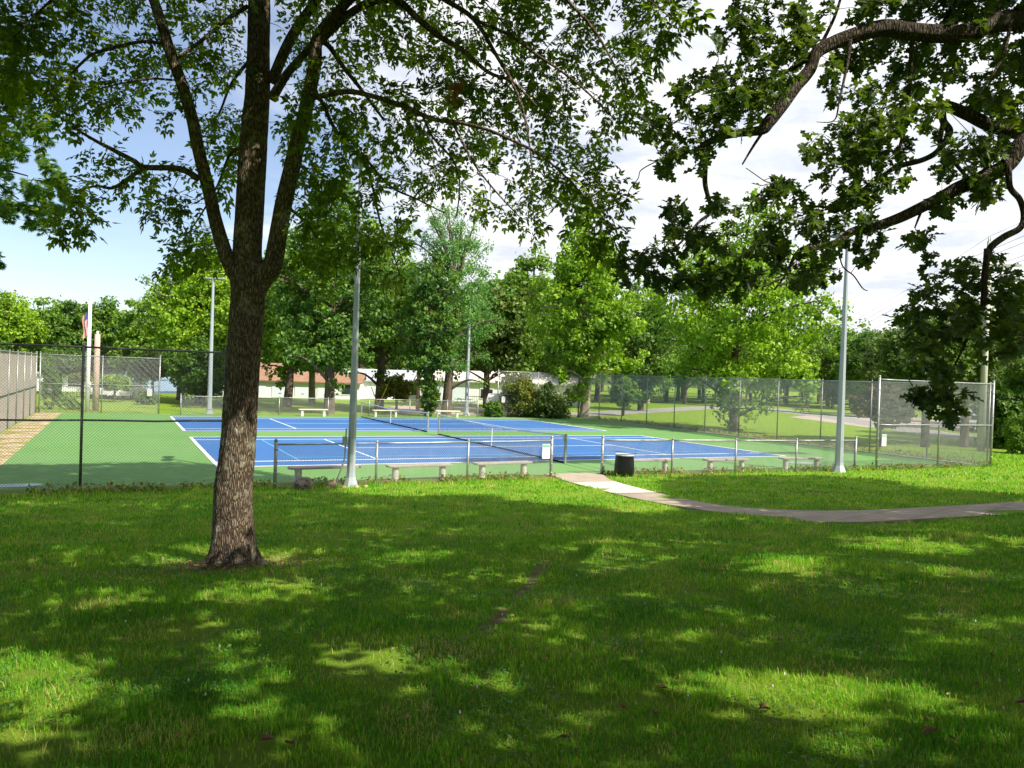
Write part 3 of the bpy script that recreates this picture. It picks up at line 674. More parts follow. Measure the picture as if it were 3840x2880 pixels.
r=thing('flagpole','white flagpole with a limp striped flag behind the far left fence','flagpole',(fx,fy,0))
Geo().tube([(0,0,-.1),(0,0,3),(0,0,6.9)],[.13,.12,.10],14).build('pole',nmat('white pole',(.76,.74,.72),(.8,.8,.8),3.,.4),r)
Geo().tube([(0,0,6.9),(0,0,6.98),(0,0,7.12),(0,0,7.2)],[.03,.1,.1,.02],12).build('finial',M_white,r)
n=14; rows=22; M_red=mat('flag red',(.50,.10,.10),.8); M_fw=mat('flag white',(.68,.62,.62),.8); M_fb=mat('flag blue',(.05,.07,.22),.8)
def flagpart(name,mt,sel):
    g=Geo(); v=[]
    for i in range(rows):
        z=6.3-1.5*i/(rows-1)
        for j in range(n):
            t=j/(n-1); v.append((-.13-.26*t*(1-.3*i/rows)+.03*math.sin(i*.4+3*t),.09*math.sin(t*9+i*.15)-.05,z-.35*t))
    g.add(v,[(i*n+j,i*n+j+1,(i+1)*n+j+1,(i+1)*n+j) for i in range(rows-1) for j in range(n-1) if sel(i,j)],smooth=True); g.build(name,mt,r)
flagpart('flag_canton',M_fb,lambda i,j:i<7 and j<7); flagpart('flag_red_stripes',M_red,lambda i,j:not(i<7 and j<7) and j%2==0); flagpart('flag_white_stripes',M_fw,lambda i,j:not(i<7 and j<7) and j%2==1)

# ------------------------------------------------------------------ buildings, railing, cars, tables
M_wall=nmat('white siding',(.74,.75,.78),(.80,.80,.80),1.,.7,vec=(.2,.2,8)); M_roof=nmat('terracotta roof',(.26,.15,.10),(.36,.21,.14),2.,.9); M_roofg=nmat('grey roof',(.42,.45,.5),(.5,.53,.58),2.,.9)
M_glass=mat('window dark',(.03,.04,.05),.1,0,.6); M_door=nmat('garage door',(.62,.68,.76),(.7,.74,.8),1.,.6,vec=(.1,.1,12))
def house(label,x,y,rz,w,d,h,rh,roof,ndoor=3,nwin=2,z=0.):
    root=thing('house',label,'building',(x,y,z),rz)
    g=Geo(); g.add([(-w/2,-d/2,-1.5),(w/2,-d/2,-1.5),(w/2,d/2,-1.5),(-w/2,d/2,-1.5),(-w/2,-d/2,h),(w/2,-d/2,h),(w/2,d/2,h),(-w/2,d/2,h),(-w/2,0,h+rh),(w/2,0,h+rh)],[(0,1,5,4),(2,3,7,6),(1,2,6,9,5),(3,0,4,8,7)]); g.build('wall',M_wall,root)
    g=Geo(); e=.4
    for s in (-1,1): g.add([(-w/2-e,s*(d/2+e),h-rh*e*2/d+.03),(w/2+e,s*(d/2+e),h-rh*e*2/d+.03),(w/2+e,0,h+rh+.06),(-w/2-e,0,h+rh+.06),(-w/2-e,s*(d/2+e),h-rh*e*2/d+.15),(w/2+e,s*(d/2+e),h-rh*e*2/d+.15),(w/2+e,0,h+rh+.18),(-w/2-e,0,h+rh+.18)],[(0,1,2,3),(4,5,6,7),(0,1,5,4),(1,2,6,5),(3,0,4,7)])
    g.build('roof',roof,root)
    k=0; tot=ndoor+nwin
    for i in range(tot):
        cx=-w/2+w*(i+.5)/tot
        if i<ndoor:
            dd=Geo().box((cx,-d/2-.03,1.15),(w/tot*.72,.06,2.3)).build('door',M_door,root); Geo().box((cx,-d/2-.08,1.0),(.3,.03,.05)).build('handle',M_galv,dd)
        else:
            ff=Geo().box((cx,-d/2-.03,1.6),(1.5,.06,1.2)).build('window',M_white,root); Geo().box((cx,-d/2-.07,1.6),(1.3,.03,1.0)).build('pane',M_glass,ff)
    for s in (-1,1): Geo().tube([(s*w*.3,-d/2-1.2,-.2),(s*w*.3,-d/2-1.2,h-.1)],.09,8).build('porch_post',M_white,root)
    return root
def onimg(X,t,z=0.):   # place on the ground at image column X and depth t
    d=ray(X,835); p=CAM+d*t; return float(p[0]),float(p[1])
x,y=onimg(640,86); house('long white boathouse with orange roof behind the thick dark trunk',x,y,-.35,14,6,2.3,.9,M_roof,5,1,z=-.5)
x,y=onimg(545,88); house('small far white house with an orange roof just right of the ash trunk',x,y,-.4,7,5,2.6,1.4,M_roof,2,1,z=-.5)
x,y=onimg(1085,90); house('low bright cream building behind the middle lamp pole',x,y,-.5,18,7,2.9,1.0,nmat('pale roof',(.66,.62,.55),(.72,.68,.6),2.,.9),2,4,z=-.5)
x,y=onimg(150,84); house('pale blue grey lakeside building behind the flagpole',x,y,-.15,9,6,2.4,.9,M_roofg,1,3,z=-.6)
x,y=onimg(860,92); house('white distant building glimpsed left of the tan wooden pole',x,y,-.4,12,6,2.6,1.1,M_roofg,2,3,z=-.5)
# shore railing
def railing(label,X0,X1,t):
    a=np.array(onimg(X0,t)); b=np.array(onimg(X1,t)); n=int(np.linalg.norm(b-a)/.18); r=thing('shore_railing',label,'railing',(a[0],a[1],0)); O=np.array([a[0],a[1],0])
    g=Geo()
    for z in (.15,1.0): g.tube([(a[0],a[1],z),(b[0],b[1],z)],.03,6)
    g.build('rail',mat('black rail',(.02,.02,.022),.5),r,O); g=Geo()
    for k in range(n+1):
        p=a+(b-a)*k/n; g.tube([(p[0],p[1],.0 if k%10==0 else .15),(p[0],p[1],1.0)],.028 if k%10==0 else .012,5)
    g.build('balusters',mat('black rail',(.02,.02,.022),.5),r,O)
railing('black metal railing along the shore behind the flagpole',118,215,66)
railing('low black railing by the water beyond the gravel lot',1010,1130,78)
def car(label,x,y,rz,col,suv=False):
    r=thing('parked_car',label,'car',(x,y,.03),rz,'cars parked around the park'); Lc,Wc=4.5,1.8
    prof=[(-2.25,.35),(-2.25,.75),(-2.1,.9),(-1.7,.95),(-1.2,1.42),(.35,1.45),(1.05,.98),(2.0,.86),(2.22,.7),(2.25,.35)]
    if suv: prof=[(-2.25,.4),(-2.28,.95),(-2.15,1.55),(-1.9,1.68),(.3,1.68),(1.0,1.1),(2.05,.98),(2.25,.8),(2.28,.4)]
    n=len(prof); g=Geo(); v=[]
    for s,k in ((-1,1.),(1,1.)):
        for px,pz in prof: w=Wc/2*(1 if pz<1 else .86); v.append((px,s*w,pz))
    f=[tuple(range(n-1,-1,-1)),tuple(range(n,2*n))]+[(i,(i+1)%n,n+(i+1)%n,n+i) for i in range(n)]
    g.add(v,f); g.build('body',mat('car paint',col,.3,0,.6),r)
    zt=1.55 if suv else 1.36; g=Geo()
    for s in (-1,1): g.box((-.45,s*(Wc/2*.86+.0),zt-.2),(1.9,.06,.3),bev=.02)
    g.build('side_window',M_glass,r)
    Geo().box((-2.05 if suv else -1.5,0,zt-.22),(.12 if suv else .5,1.3,.3)).build('rear_window',M_glass,r)
    for sx_ in (-1.4,1.4):
        for s in (-1,1):
            w=Geo().tube([(sx_,s*.9,.33),(sx_,s*.72,.33)],.33,18).build('wheel',mat('tyre',(.02,.02,.02),.8),r); Geo().tube([(sx_,s*.91,.33),(sx_,s*.90,.33)],.19,12).build('rim',M_galv,w)
    for s in (-1,1):
        Geo().box((2.24,s*.65,.68),(.05,.35,.14)).build('headlight',mat('lens',(.7,.7,.7),.2),r); Geo().box((-2.27,s*.7,.85),(.05,.3,.18)).build('tail_light',mat('tail red',(.4,.02,.02),.3),r)
p=gpt(278,872); car('white car parked near the shore right of the round tree at far left',float(p[0]),float(p[1])+8,1.25,(.72,.72,.72))
p=gpt(245,872); car('second white car farther left on the shore drive, partly behind a fence post',float(p[0])-.5,float(p[1])+10,1.2,(.66,.68,.70))
car('white wagon with a dark rear window half hidden by the hedge beyond the far fence',13.0,31.2,.9,(.72,.72,.70),True)
x,y=onimg(2100,72); car('white and blue car across the far parking lot behind the right oaks',x,y,.3,(.62,.68,.8))
x,y=onimg(2145,62); car('white car at the edge of the dark woods at far right',x,y,.1,(.75,.75,.75))
x,y=onimg(2070,74); car('grey car across the far parking lot beside the white and blue one',x,y,.4,(.3,.32,.34))
def table(label,x,y,rz,c=M_leg):
    r=thing('picnic_table',label,'picnic table',(x,y,0),rz,'picnic tables across the park')
    Geo().box((0,0,.75),(1.8,.75,.05)).build('table_top',c,r)
    for s in (-1,1):
        Geo().box((0,s*.7,.45),(1.8,.26,.05)).build('seat',c,r)
        g=Geo()
        for q in (-1,1): g.tube([(s*.6,q*.65,0),(s*.6,q*.2,.72)],.035,6)
        g.tube([(s*.6,-.75,.42),(s*.6,.75,.42)],.03,6); g.build('leg',c,r)
p=gpt(995,879); table('white picnic table on the grass left of the middle lamp pole',float(p[0])+.3,float(p[1]),.4)
p=gpt(1830,905); table('dark picnic table in the shade beyond the bright sycamore',*onimg(1735,92),.2,M_bgbark)
# timber rail fence under the far trees

# ================================================================== vegetation
def unit(v): return v/(np.linalg.norm(v,axis=-1,keepdims=True)+1e-9)
# leaf templates
def leaflet(L,w,x0=0.,y0=0.,ang=0.,dip=0.,fold=.25):
    P=np.array([(0,0,0),(.28*L,w*.5,fold*w*.5),(.62*L,w*.42,fold*w*.42),(L,0,-.08*L),(.62*L,-w*.42,fold*w*.42),(.28*L,-w*.5,fold*w*.5)])
    c,s=math.cos(ang),math.sin(ang); Q=P.copy(); Q[:,0]=P[:,0]*c-P[:,1]*s+x0; Q[:,1]=P[:,0]*s+P[:,1]*c+y0; Q[:,2]-=dip*np.hypot(P[:,0],P[:,1])
    return Q,[(0,1,2,3),(3,4,5,0)]
def compound(n=3,L=.24,l=.078,w=.038):
    V=[];F=[]; k=0
    for i in range(n):
        x=L*(.30+.55*i/(n-1 if n>1 else 1)); z=-.25*x*x/L
        for s in (-1,1):
            v,f=leaflet(l*(.8+.1*i),w,x,0,s*R_(58-8*i),.35); v[:,2]+=z; V.append(v); F+=[tuple(a+k for a in q) for q in f]; k+=6
    v,f=leaflet(l*1.1,w*1.05,L*.92,0,0,.3); v[:,2]-=.25*L; V.append(v); F+=[tuple(a+k for a in q) for q in f]; k+=6
    r=.0012; V.append(np.array([(0,-r,0),(0,r,0),(L*.95,r*.5,-.24*L),(L*.95,-r*.5,-.24*L)])); F.append((k,k+1,k+2,k+3))
    return np.concatenate(V),F
def oakleaf(L=.135,W_=.095):
    half=[(0,0),(.06,.01),(.16,.10),(.26,.22),(.33,.10),(.40,.14),(.50,.46),(.58,.50),(.64,.30),(.70,.16),(.78,.34),(.88,.33),(.90,.14),(1.,.06),(1.,0)]
    a=np.array([(x*L,y*W_*1.05,.18*y*W_-.10*L*x*x) for x,y in half]); b=a.copy(); b[:,1]*=-1
    n=len(a); return np.concatenate([a,b]),[tuple(range(n-1,-1,-1)),tuple(range(n,2*n))]
def quadleaf(L=1.,w=.7): 
    return np.array([(0,0,0),(.45*L,w*.5,.10*L),(L,0,-.05*L),(.45*L,-w*.5,.10*L)]),[(0,1,2,3)]
def starleaf(L=1.,w=.9):    # broad toothed leaf: 2 faces
    return np.array([(0,0,0),(.2*L,.5*w,.1*L),(.55*L,.30*w,.05*L),(L,0,-.1*L),(.55*L,-.30*w,.05*L),(.2*L,-.5*w,.1*L)]),[(0,1,2,3),(0,3,4,5)]
# ---- bark displacement
def barkdisp(amp,fx=9.,fz=2.2,seed=0.,flare=None,zbase=0.):
    def f(P,th,rad):
        out=np.zeros((len(P),len(th)))
        for i in range(len(P)):
            z=P[i][2]; r=rad[i]
            for j,t in enumerate(th):
                c,s=math.cos(t)*r*fx*2.2,math.sin(t)*r*fx*2.2
                w=mnoise.noise(Vector((c*.3,s*.3,z*1.3+seed)))*2.
                n=1-abs(mnoise.noise(Vector((c*1.6+w,s*1.6,z*fz*1.1+seed))))*2.2
                n2=mnoise.noise(Vector((c*5,s*5,z*9+seed)))
                big=mnoise.noise(Vector((math.cos(t)*1.1,math.sin(t)*1.1,z*.9+seed)))
                out[i,j]=amp*(n*.9+n2*.35)+r*.07*big
                if flare: 
                    h=max(0,z-zbase); out[i,j]+=r*flare*math.exp(-h/.20)*(.75+.45*math.sin(4*t+1.)+.25*math.sin(7*t))
        return out
    return f
def polyline(pts,n):
    P=np.asarray(pts,float); m=len(P); out=[]; seg=max(1,int(n/(m-1)))
    for k in range(m-1):
        p0,p1,p2,p3=P[max(k-1,0)],P[k],P[k+1],P[min(k+2,m-1)]
        for t in np.linspace(0,1,seg,endpoint=False): out.append(.5*((2*p1)+(-p0+p2)*t+(2*p0-5*p1+4*p2-p3)*t*t+(-p0+3*p1-3*p2+p3)*t**3))
    out.append(P[-1]); return np.array(out)
def limb(spec,d0,seg=8,kr=.45):
    """spec rows: X, Y (photo reading), width px, depth -> world points and radii"""
    a=np.array(spec,float); C=polyline(a,seg*(len(a)-1))
    W3=CAM+rays(C[:,:2])*C[:,3:4]; r=C[:,2]*kr*(3840/2212)/FPX*C[:,3]
    return W3,r
class Tree:
    """skeleton of traced limbs plus twigs grown to foliage points"""
    def __init__(s): s.nodes=[];s.rad=[];s.wood=Geo();s.tw=Geo()
    def add(s,P,r,n=10,disp=None,geo=None,cap=True):
        (geo or s.wood).tube(P,r,n,disp=disp,cap=cap); s.nodes+=list(P); s.rad+=list(r)
    def grow(s,tips,sag=.06,leaf=None,maxd=3.):
        tips=np.asarray(tips); base=np.array(s.nodes); 
        d=np.array([np.min(((base-t)**2).sum(1)) for t in tips]); order=np.argsort(d); nodes=[np.array(p) for p in s.nodes]; A=np.array(nodes); cnt=len(A); buf=np.zeros((cnt+len(tips)*4,3)); buf[:cnt]=A
        out=[]
        for k in order:
            t=tips[k]; dd=((buf[:cnt]-t)**2).sum(1); i=int(np.argmin(dd)); L=math.sqrt(dd[i])
            if L>maxd or L<.02: continue
            q=buf[i]; mid=(q+t)/2+np.array([rng.normal()*.05*L,rng.normal()*.05*L,(.10+rng.normal()*.05)*L]); mid2=q*.2+t*.8+np.array([rng.normal()*.04*L,rng.normal()*.04*L,.05*L])
            C=polyline([q,mid,mid2,t],6); r0=.0022+.0055*L
            s.tw.tube(C,np.linspace(r0,.0014,len(C)),4,cap=False)
            buf[cnt]=C[2];buf[cnt+1]=C[4];buf[cnt+2]=C[-2];buf[cnt+3]=t; cnt+=4
            out.append(C)
        return out
def sample_poly(poly,n,t0,t1,noise_s=0.,thr=0.):
    xs_=[p[0] for p in poly]; ys_=[p[1] for p in poly]; out=[]
    while len(out)<n:
        x=rng.uniform(min(xs_),max(xs_),n*3); y=rng.uniform(min(ys_),max(ys_),n*3); k=inpoly(x,y,poly); x,y=x[k],y[k]
        t=rng.uniform(t0,t1,len(x))
        if noise_s:
            nz=np.array([mnoise.noise(Vector((a/noise_s,b/noise_s,c*.6))) for a,b,c in zip(x,y,t)]); k=nz>thr; x,y,t=x[k],y[k],t[k]
        if len(x): out+=list(zip(x,y,t))
    a=np.array(out[:n]); return CAM+rays(a[:,:2])*a[:,2:3]
def leaves_on(twigs,per,tmpls,geos,lo_=.35,size=(.85,1.2),droop=.35,spread=.9):
    P=[];D=[]
    for C in twigs:
        n=len(C)-1; L=np.linalg.norm(C[-1]-C[0]); k=per if np.isscalar(per) else rng.integers(*per)
        Lm=max(lo_,1-.45/max(L,.01))
        for i in range(k):
            f=Lm+(1-Lm)*(i+rng.random()*.6)/k if k>1 else 1.; f=min(f,1.); a=f*n; j=min(int(a),n-1); p=C[j]+(C[j+1]-C[j])*(a-j); T=unit(C[j+1]-C[j])
            P.append(p); D.append(T)
    P=np.array(P); D=np.array(D); m=len(P)
    rd=unit(rng.normal(size=(m,3))); side=unit(rd-D*(rd*D).sum(1)[:,None])
    X=unit(D*.5+side*spread+np.array([0,0,-droop])*rng.random((m,1))*1.6); Nn=unit(np.array([0,0,1.])+rng.normal(size=(m,3))*.45)
    sc=rng.uniform(*size,m); r=rng.beta(2,3,m)
    kk=rng.integers(0,len(tmpls),m)
    for i,tm in enumerate(tmpls):
        q=kk==i; geos.place(tm,P[q],X[q],Nn[q],sc[q],r[q])
    return m

holes=[(2,1455,150,60,.95),(140,1440,120,40,.9),(110,1510,150,50,.9),(500,1425,90,30,.95),(440,1200,130,26,.9),(800,1205,230,26,.92),(1010,1232,150,22,.9),(560,1290,170,26,.75),(830,1440,90,42,.95),(1180,1385,110,40,.5),(960,1330,70,22,.7),
 (1310,1205,150,28,.75),(1690,1222,110,26,.95),(1940,1190,170,22,.85),(2120,1235,160,20,.7),(1740,1500,250,44,.98),(1620,1460,120,24,.8),(1880,1530,160,40,.8),(560,1530,90,36,.8),(90,1085,110,9,.5),(330,1100,100,8,.45),(210,1140,120,10,.5),(30,1320,60,20,.6),(250,1290,80,14,.6),(420,1350,60,18,.6),(1000,1150,140,10,.55),(680,1120,90,8,.5),(1450,1170,130,12,.6),(1500,1380,120,20,.6),(1330,1480,90,22,.5),(640,1385,70,20,.5),(880,1530,80,24,.6),(60,1620,120,40,.8),(700,1600,120,24,.5),(1180,1560,60,24,.5),(1200,1300,110,16,.5)]
def lit_hole(X,Y):
    p=0.
    for a,b,rx,ry,q in holes:
        if ((X-a)/(rx*1.18))**2+((Y-b)/(ry*1.25))**2<1: p=max(p,q)
    return p
# ---------------------------------------------------------------- the ash
A=Tree(); gb=Geo()
tb=gpt(500,1222); D0=float((tb-CAM)@F0); ZB=float(gz(tb[0],tb[1]))
tr=[(500,1262,112,D0),(501,1222,104,D0),(503,1195,92,D0),(504,1150,88,D0),(504,1060,84,D0),(514,970,80,D0),(519,880,77,D0),(525,789,75,D0),(532,699,76,D0),(538,640,82,D0),(541,600,88,D0),(537,565,70,D0)]
P,r=limb(tr,D0,26); A.add(P,r,90,barkdisp(.010,seed=1.,flare=.50,zbase=ZB),gb)
P,r=limb([(538,610,74,D0),(534,555,66,D0),(541,416,64,D0+.1),(548,312,62,D0+.15),(556,208,57,D0+.2),(558,104,51,D0+.25),(560,0,50,D0+.3),(566,-160,42,D0+.3),(560,-400,30,D0+.4),(580,-700,14,D0+.4)],D0,16); A.add(P,r,54,barkdisp(.0065,seed=5.),gb)
P,r=limb([(548,625,58,D0-.02),(575,590,50,D0-.05),(590,569,45,D0-.08),(611,451,40,D0-.15),(638,330,37,D0-.25),(659,243,33,D0-.3),(680,139,30,D0-.4),(688,80,28,D0-.45),(740,14,24,D0-.6),(850,-120,20,D0-1),(1000,-230,14,D0-1.4)],D0,12); A.add(P,r,40,barkdisp(.005,seed=9.),gb)
P,r=limb([(525,618,42,D0-.05),(493,562,34,D0-.1),(468,486,31,D0-.12),(448,399,30,D0-.15),(430,330,28,D0-.2),(416,260,27,D0-.2),(396,191,26,D0-.25),(371,121,25,D0-.3),(347,45,23,D0-.3),(325,-20,22,D0-.3),(290,-140,16,D0-.5),(240,-300,9,D0-.6)],D0,12); A.add(P,r,36,barkdisp(.0045,seed=13.),gb)
br=[ # right side
 [(586,180,26,0.2),(615,110,25,0.1),(642,60,24,0),(677,10,22,-.1),(730,-60,18,-.3),(800,-160,12,-.5)],
 [(586,215,24,0.1),(620,160,20,0),(660,114,18,-.2),(737,20,16,-.4),(800,-30,13,-.6)],
 [(688,92,22,-.4),(736,45,20,-.5),(795,7,18,-.7),(858,2,17,-.9),(900,38,16,-1),(951,80,14,-1.2),(993,104,12,-1.3),(1055,156,9,-1.5),(1107,177,7,-1.6),(1160,230,5,-1.7)],
 [(665,214,15,-.3),(691,208,14,-.4),(753,198,13,-.6),(805,208,12,-.8),(871,229,12,-1.),(934,257,11,-1.3),(986,264,10,-1.5),(1055,281,8,-1.8),(1125,312,7,-2.),(1170,337,6,-2.2),(1232,392,5,-2.4),(1316,486,3,-2.6)],
 [(684,90,14,-.4),(708,97,13,-.3),(743,146,11,-.2),(781,194,9,0),(830,260,6,.2)],
 [(675,190,12,-.3),(698,225,10,-.2),(719,271,9,0),(747,312,8,.2),(785,350,7,.3),(806,409,6,.3),(823,486,5,.3),(851,555,3,.3),(868,610,2,.3)],
 [(905,243,7,-1.1),(913,250,6,-1.1),(934,295,6,-1.),(979,347,5,-.9),(993,399,4,-.8),(986,468,3,-.8)],
 [(975,262,6,-1.4),(989,288,6,-1.4),(1024,354,5,-1.5),(1073,416,4,-1.6),(1135,482,2.5,-1.7)],
 [(900,-40,14,-1),(962,0,13,-1.1),(1024,42,11,-1.3),(1073,121,9,-1.5),(1107,180,8,-1.6),(1135,260,6,-1.7),(1152,382,3.5,-1.8)],
 [(1024,42,9,-1.3),(1100,76,8,-1.6),(1159,118,7,-1.9),(1211,153,6,-2.1),(1263,194,5,-2.3),(1330,260,3,-2.5)],
 [(1000,-180,13,-1.4),(1140,-90,11,-1.8),(1225,0,9,-2.2),(1281,62,7,-2.4),(1326,139,5,-2.6),(1360,220,3,-2.7)],
 [(1140,-90,9,-1.8),(1300,-60,7,-2.2),(1400,0,5,-2.6),(1450,40,3,-2.8)],
 [(781,330,7,.3),(840,400,6,0),(900,430,4,-.3),(960,460,3,-.5)],
 [(611,440,9,.2),(660,480,7,.5),(700,540,5,.8),(730,600,3,1.)],
 # left side
 [(430,388,17,-.15),(405,371,15,-.2),(375,363,14,-.3),(312,361,13,-.4),(288,347,12,-.5),(243,323,10,-.6),(208,305,8,-.7),(156,274,6,-.9)],
 [(312,361,11,-.4),(278,385,9,-.5),(243,406,8,-.5),(208,402,6,-.6),(165,412,4,-.7)],
 [(350,94,9,-.3),(305,90,8,-.4),(243,104,8,-.6),(194,121,7,-.7),(139,173,5,-.9),(87,208,4,-1.)],
 [(371,173,6,-.2),(330,170,5,-.4),(278,177,4,-.6),(220,190,3,-.8)],
 [(534,14,11,.2),(486,45,10,0),(441,83,9,-.1),(385,125,7,-.2)],
 [(545,320,9,.2),(500,330,7,.4),(470,400,5,.7),(430,470,4,1.),(380,540,3,1.2)],
 [(548,120,10,.3),(500,180,7,.8),(470,250,5,1.2),(420,300,3,1.5)],
 [(290,-140,10,-.5),(180,-60,8,-.8),(90,20,6,-1.2),(30,80,4,-1.5)],
]
for b in br:
    P,r=limb([(x,y,w,D0+d) for x,y,w,d in b],D0,5); A.add(P,r,8)
ashpolys=[([(-60,-60),(540,-60),(545,130),(530,215),(430,235),(330,262),(240,285),(120,270),(-60,250)],520,8.6,10.8,60,-.22),
 ([(-60,0),(90,0),(140,120),(120,230),(60,300),(-60,330)],120,7.6,9,50,-.2),
 ([(150,330),(240,300),(330,330),(430,370),(440,440),(400,470),(330,500),(250,470),(160,420),(120,455),(110,400)],80,8,9.8,35,-.02),
 ([(320,560),(350,520),(400,500),(470,495),(505,520),(515,580),(440,575),(370,592)],62,9.2,11,40,-.3),
 ([(440,240),(530,215),(540,380),(500,470),(465,430),(430,300)],70,9.4,10.6,45,-.15),
 ([(570,-60),(1440,-60),(1425,60),(1400,170),(1395,235),(1350,300),(1310,330),(1240,350),(1160,370),(1060,380),(950,380),(640,380),(600,300),(640,120)],1050,8.2,10.8,62,-.14),
 ([(640,380),(960,370),(1160,370),(1290,330),(1345,400),(1280,440),(1210,455),(1140,500),(1080,470),(1000,455),(960,470),(900,480),(870,530),(800,540),(720,560),(640,590),(620,480)],250,8.0,10.4,52,-.10),
 ([(640,540),(860,500),(885,560),(870,640),(820,600),(760,590),(690,640),(640,630)],70,8.8,10.4,35,-.15),
 ([(1240,410),(1370,395),(1385,480),(1330,540),(1270,520),(1245,480)],34,6.5,7.3,40,-.3),
 ([(1400,-20),(1505,-20),(1490,40),(1440,110),(1400,130)],30,6.3,7.1,40,-.4),
]
tips=np.concatenate([sample_poly(p,int(n*.46),a,b,s,t) for p,n,a,b,s,t in ashpolys])
lowleft=np.array([(115+rng.random()*90,430+rng.random()*70,8.2+rng.random()) for _ in range(14)]); tips=np.concatenate([tips,CAM+rays(lowleft[:,:2])*lowleft[:,2:]])
tw=A.grow(tips,maxd=2.2)
# crown above the frame
top=[]
cc=CAM+ray(600,-420)*D0
while len(top)<330:
    p=cc+rng.normal(size=3)*np.array([2.3,2.3,1.5]); u,v,z=toimg(p)
    if v>=-40: continue
    gp_=p-SV*((p[2]-.5)/SV[2]); gu,gv,gzz=toimg(gp_)
    if gzz>1 and rng.random()<lit_hole(gu,gv): continue
    top.append(p)
tw2=A.grow(np.array(top),maxd=2.6)
root=thing('ash_tree','big grey barked tree with three stems dividing above the lawn in the left foreground','tree',tuple(tb)); O=np.array(tb)
gb.build('trunk',M_bark,root,O); A.wood.build('branches',M_bark,root,O); A.tw.build('twigs',nmat('twig bark',(.05,.04,.03),(.10,.08,.06),20.,.9),root,O)
g=Geo(); T=[compound(3,.23,.068,.032),compound(2,.18,.074,.037),compound(3,.20,.062,.030)]
n=leaves_on(tw,(5,9),T,g,size=(.75,1.2)); n2=leaves_on(tw2,(4,6),T[1:],g,size=(1.1,1.5)); print('ash leaves',n,n2)
g.build('crown',M_ash,root,O)
# cluster of dead leaves caught in a fork
g=Geo(); c=CAM+ray(988,190)*(D0-1.35); P=c+rng.normal(size=(34,3))*np.array([.03,.03,.06]); g.place(oakleaf(),P,unit(rng.normal(size=(34,3))-np.array([0,0,1])),unit(rng.normal(size=(34,3))),rng.uniform(.5,.8,34),rng.random(34)*.4)
M_dead=leafmat('dead leaf',[(.20,.10,.05),(.38,.20,.10),(.52,.34,.18)],.25,(1.4,1.,.6)); tag(g.build('dead_leaf_cluster',M_dead),'clump of brown dead leaves caught high in the branches of the big foreground tree','leaf clump')

# ---------------------------------------------------------------- the oak at right
K=Tree(); S3=1440/2172*2212/3840
def c3(rows,d): return [(1382+x*S3,y*S3,w*S3,d+dd) for x,y,w,dd in rows]
limbs=[c3([(2900,-200,130,.6),(2500,20,120,.4),(2172,100,105,.2),(2000,130,95,.1),(1850,185,88,0),(1700,192,85,0),(1500,175,82,0),(1380,158,80,0),(1250,188,72,0),(1100,240,66,0),(1000,300,60,0),(960,400,58,0),(880,490,62,-.05),(800,600,60,-.1),(730,690,58,-.1),(690,735,46,-.1),(560,755,34,-.1),(450,780,30,-.1),(350,835,26,-.1),(368,950,20,-.1),(370,1050,19,-.05),(400,1190,15,0),(330,1260,9,0),(200,1400,6,0),(60,1470,4,0)],7.2),
 c3([(2600,420,100,.5),(2350,640,90,.2),(2172,800,82,0),(2080,930,76,0),(1950,1000,74,0),(1800,1065,66,0),(1700,1120,56,0),(1580,1180,52,0),(1450,1240,48,0),(1300,1290,42,0),(1200,1310,38,0),(1120,1370,34,0),(1000,1400,28,0),(900,1420,20,0),(820,1560,9,0),(760,1640,5,0)],6.9),
 c3([(2400,780,75,.6),(2172,755,68,.4),(2000,715,62,.4),(1850,645,58,.4),(1720,600,50,.4),(1715,680,34,.3),(1750,750,32,.3),(1690,850,26,.2),(1600,905,24,.1),(1450,945,22,0),(1370,1000,20,0),(1200,1110,15,0),(1080,1170,12,0),(980,1165,7,0)],7.3),
 c3([(2040,770,34,.1),(2060,870,34,0),(2085,950,32,-.1),(2095,1060,30,-.1),(2150,1130,30,-.1),(2172,1220,30,-.1),(2150,1290,32,-.1),(2060,1340,34,-.1),(1985,1400,34,-.1),(1960,1480,32,-.1),(1945,1600,30,-.1)],6.9),
 c3([(1715,700,26,.3),(1700,830,24,.2),(1780,920,20,.1),(1840,990,18,0)],7.1),
 c3([(960,330,26,0),(860,390,20,.1),(740,440,14,.2),(640,470,8,.3)],7.3),
 c3([(1190,230,22,0),(1180,330,17,-.1),(1160,430,14,-.2),(1130,560,10,-.3),(1100,680,7,-.3),(1000,690,3,-.3)],7.),
 c3([(1540,190,24,0),(1530,420,22,.1),(1510,620,20,.2),(1480,800,18,.2),(1440,900,14,.2)],7.2),
 c3([(110,905,6,-.1),(10,960,6,-.1),(-10,1010,5,-.1),(-60,1080,5,-.1),(-90,1180,4,-.1),(-120,1255,3,-.1)],7.1),
 c3([(350,840,10,-.1),(200,870,9,-.1),(110,905,6,-.1)],7.1),
 c3([(600,950,5,-.1),(700,1020,5,-.1)],7.1),
 c3([(1120,1370,9,0),(1145,1500,7,0),(1210,1560,7,0),(1260,1630,6,0),(1290,1645,4,0)],6.9),
 c3([(1590,1200,14,0),(1555,1290,8,0)],6.9),
 c3([(1000,300,20,.1),(1100,100,16,.5),(1150,-60,12,.8)],7.4),
 c3([(1700,170,26,.1),(1760,60,20,.4),(1900,-60,16,.6)],7.4),
 c3([(2100,120,20,.1),(2060,300,16,.0),(1990,430,12,-.1),(1900,560,8,-.1)],6.8),
 c3([(700,740,16,-.1),(640,830,13,0),(580,930,8,0)],7.2)]
L4=.5424*3840/3840*2212/3840
def c4(rows,d): return [(1843.2+x*L4,518.4+y*L4,w*L4,d+dd) for x,y,w,dd in rows]
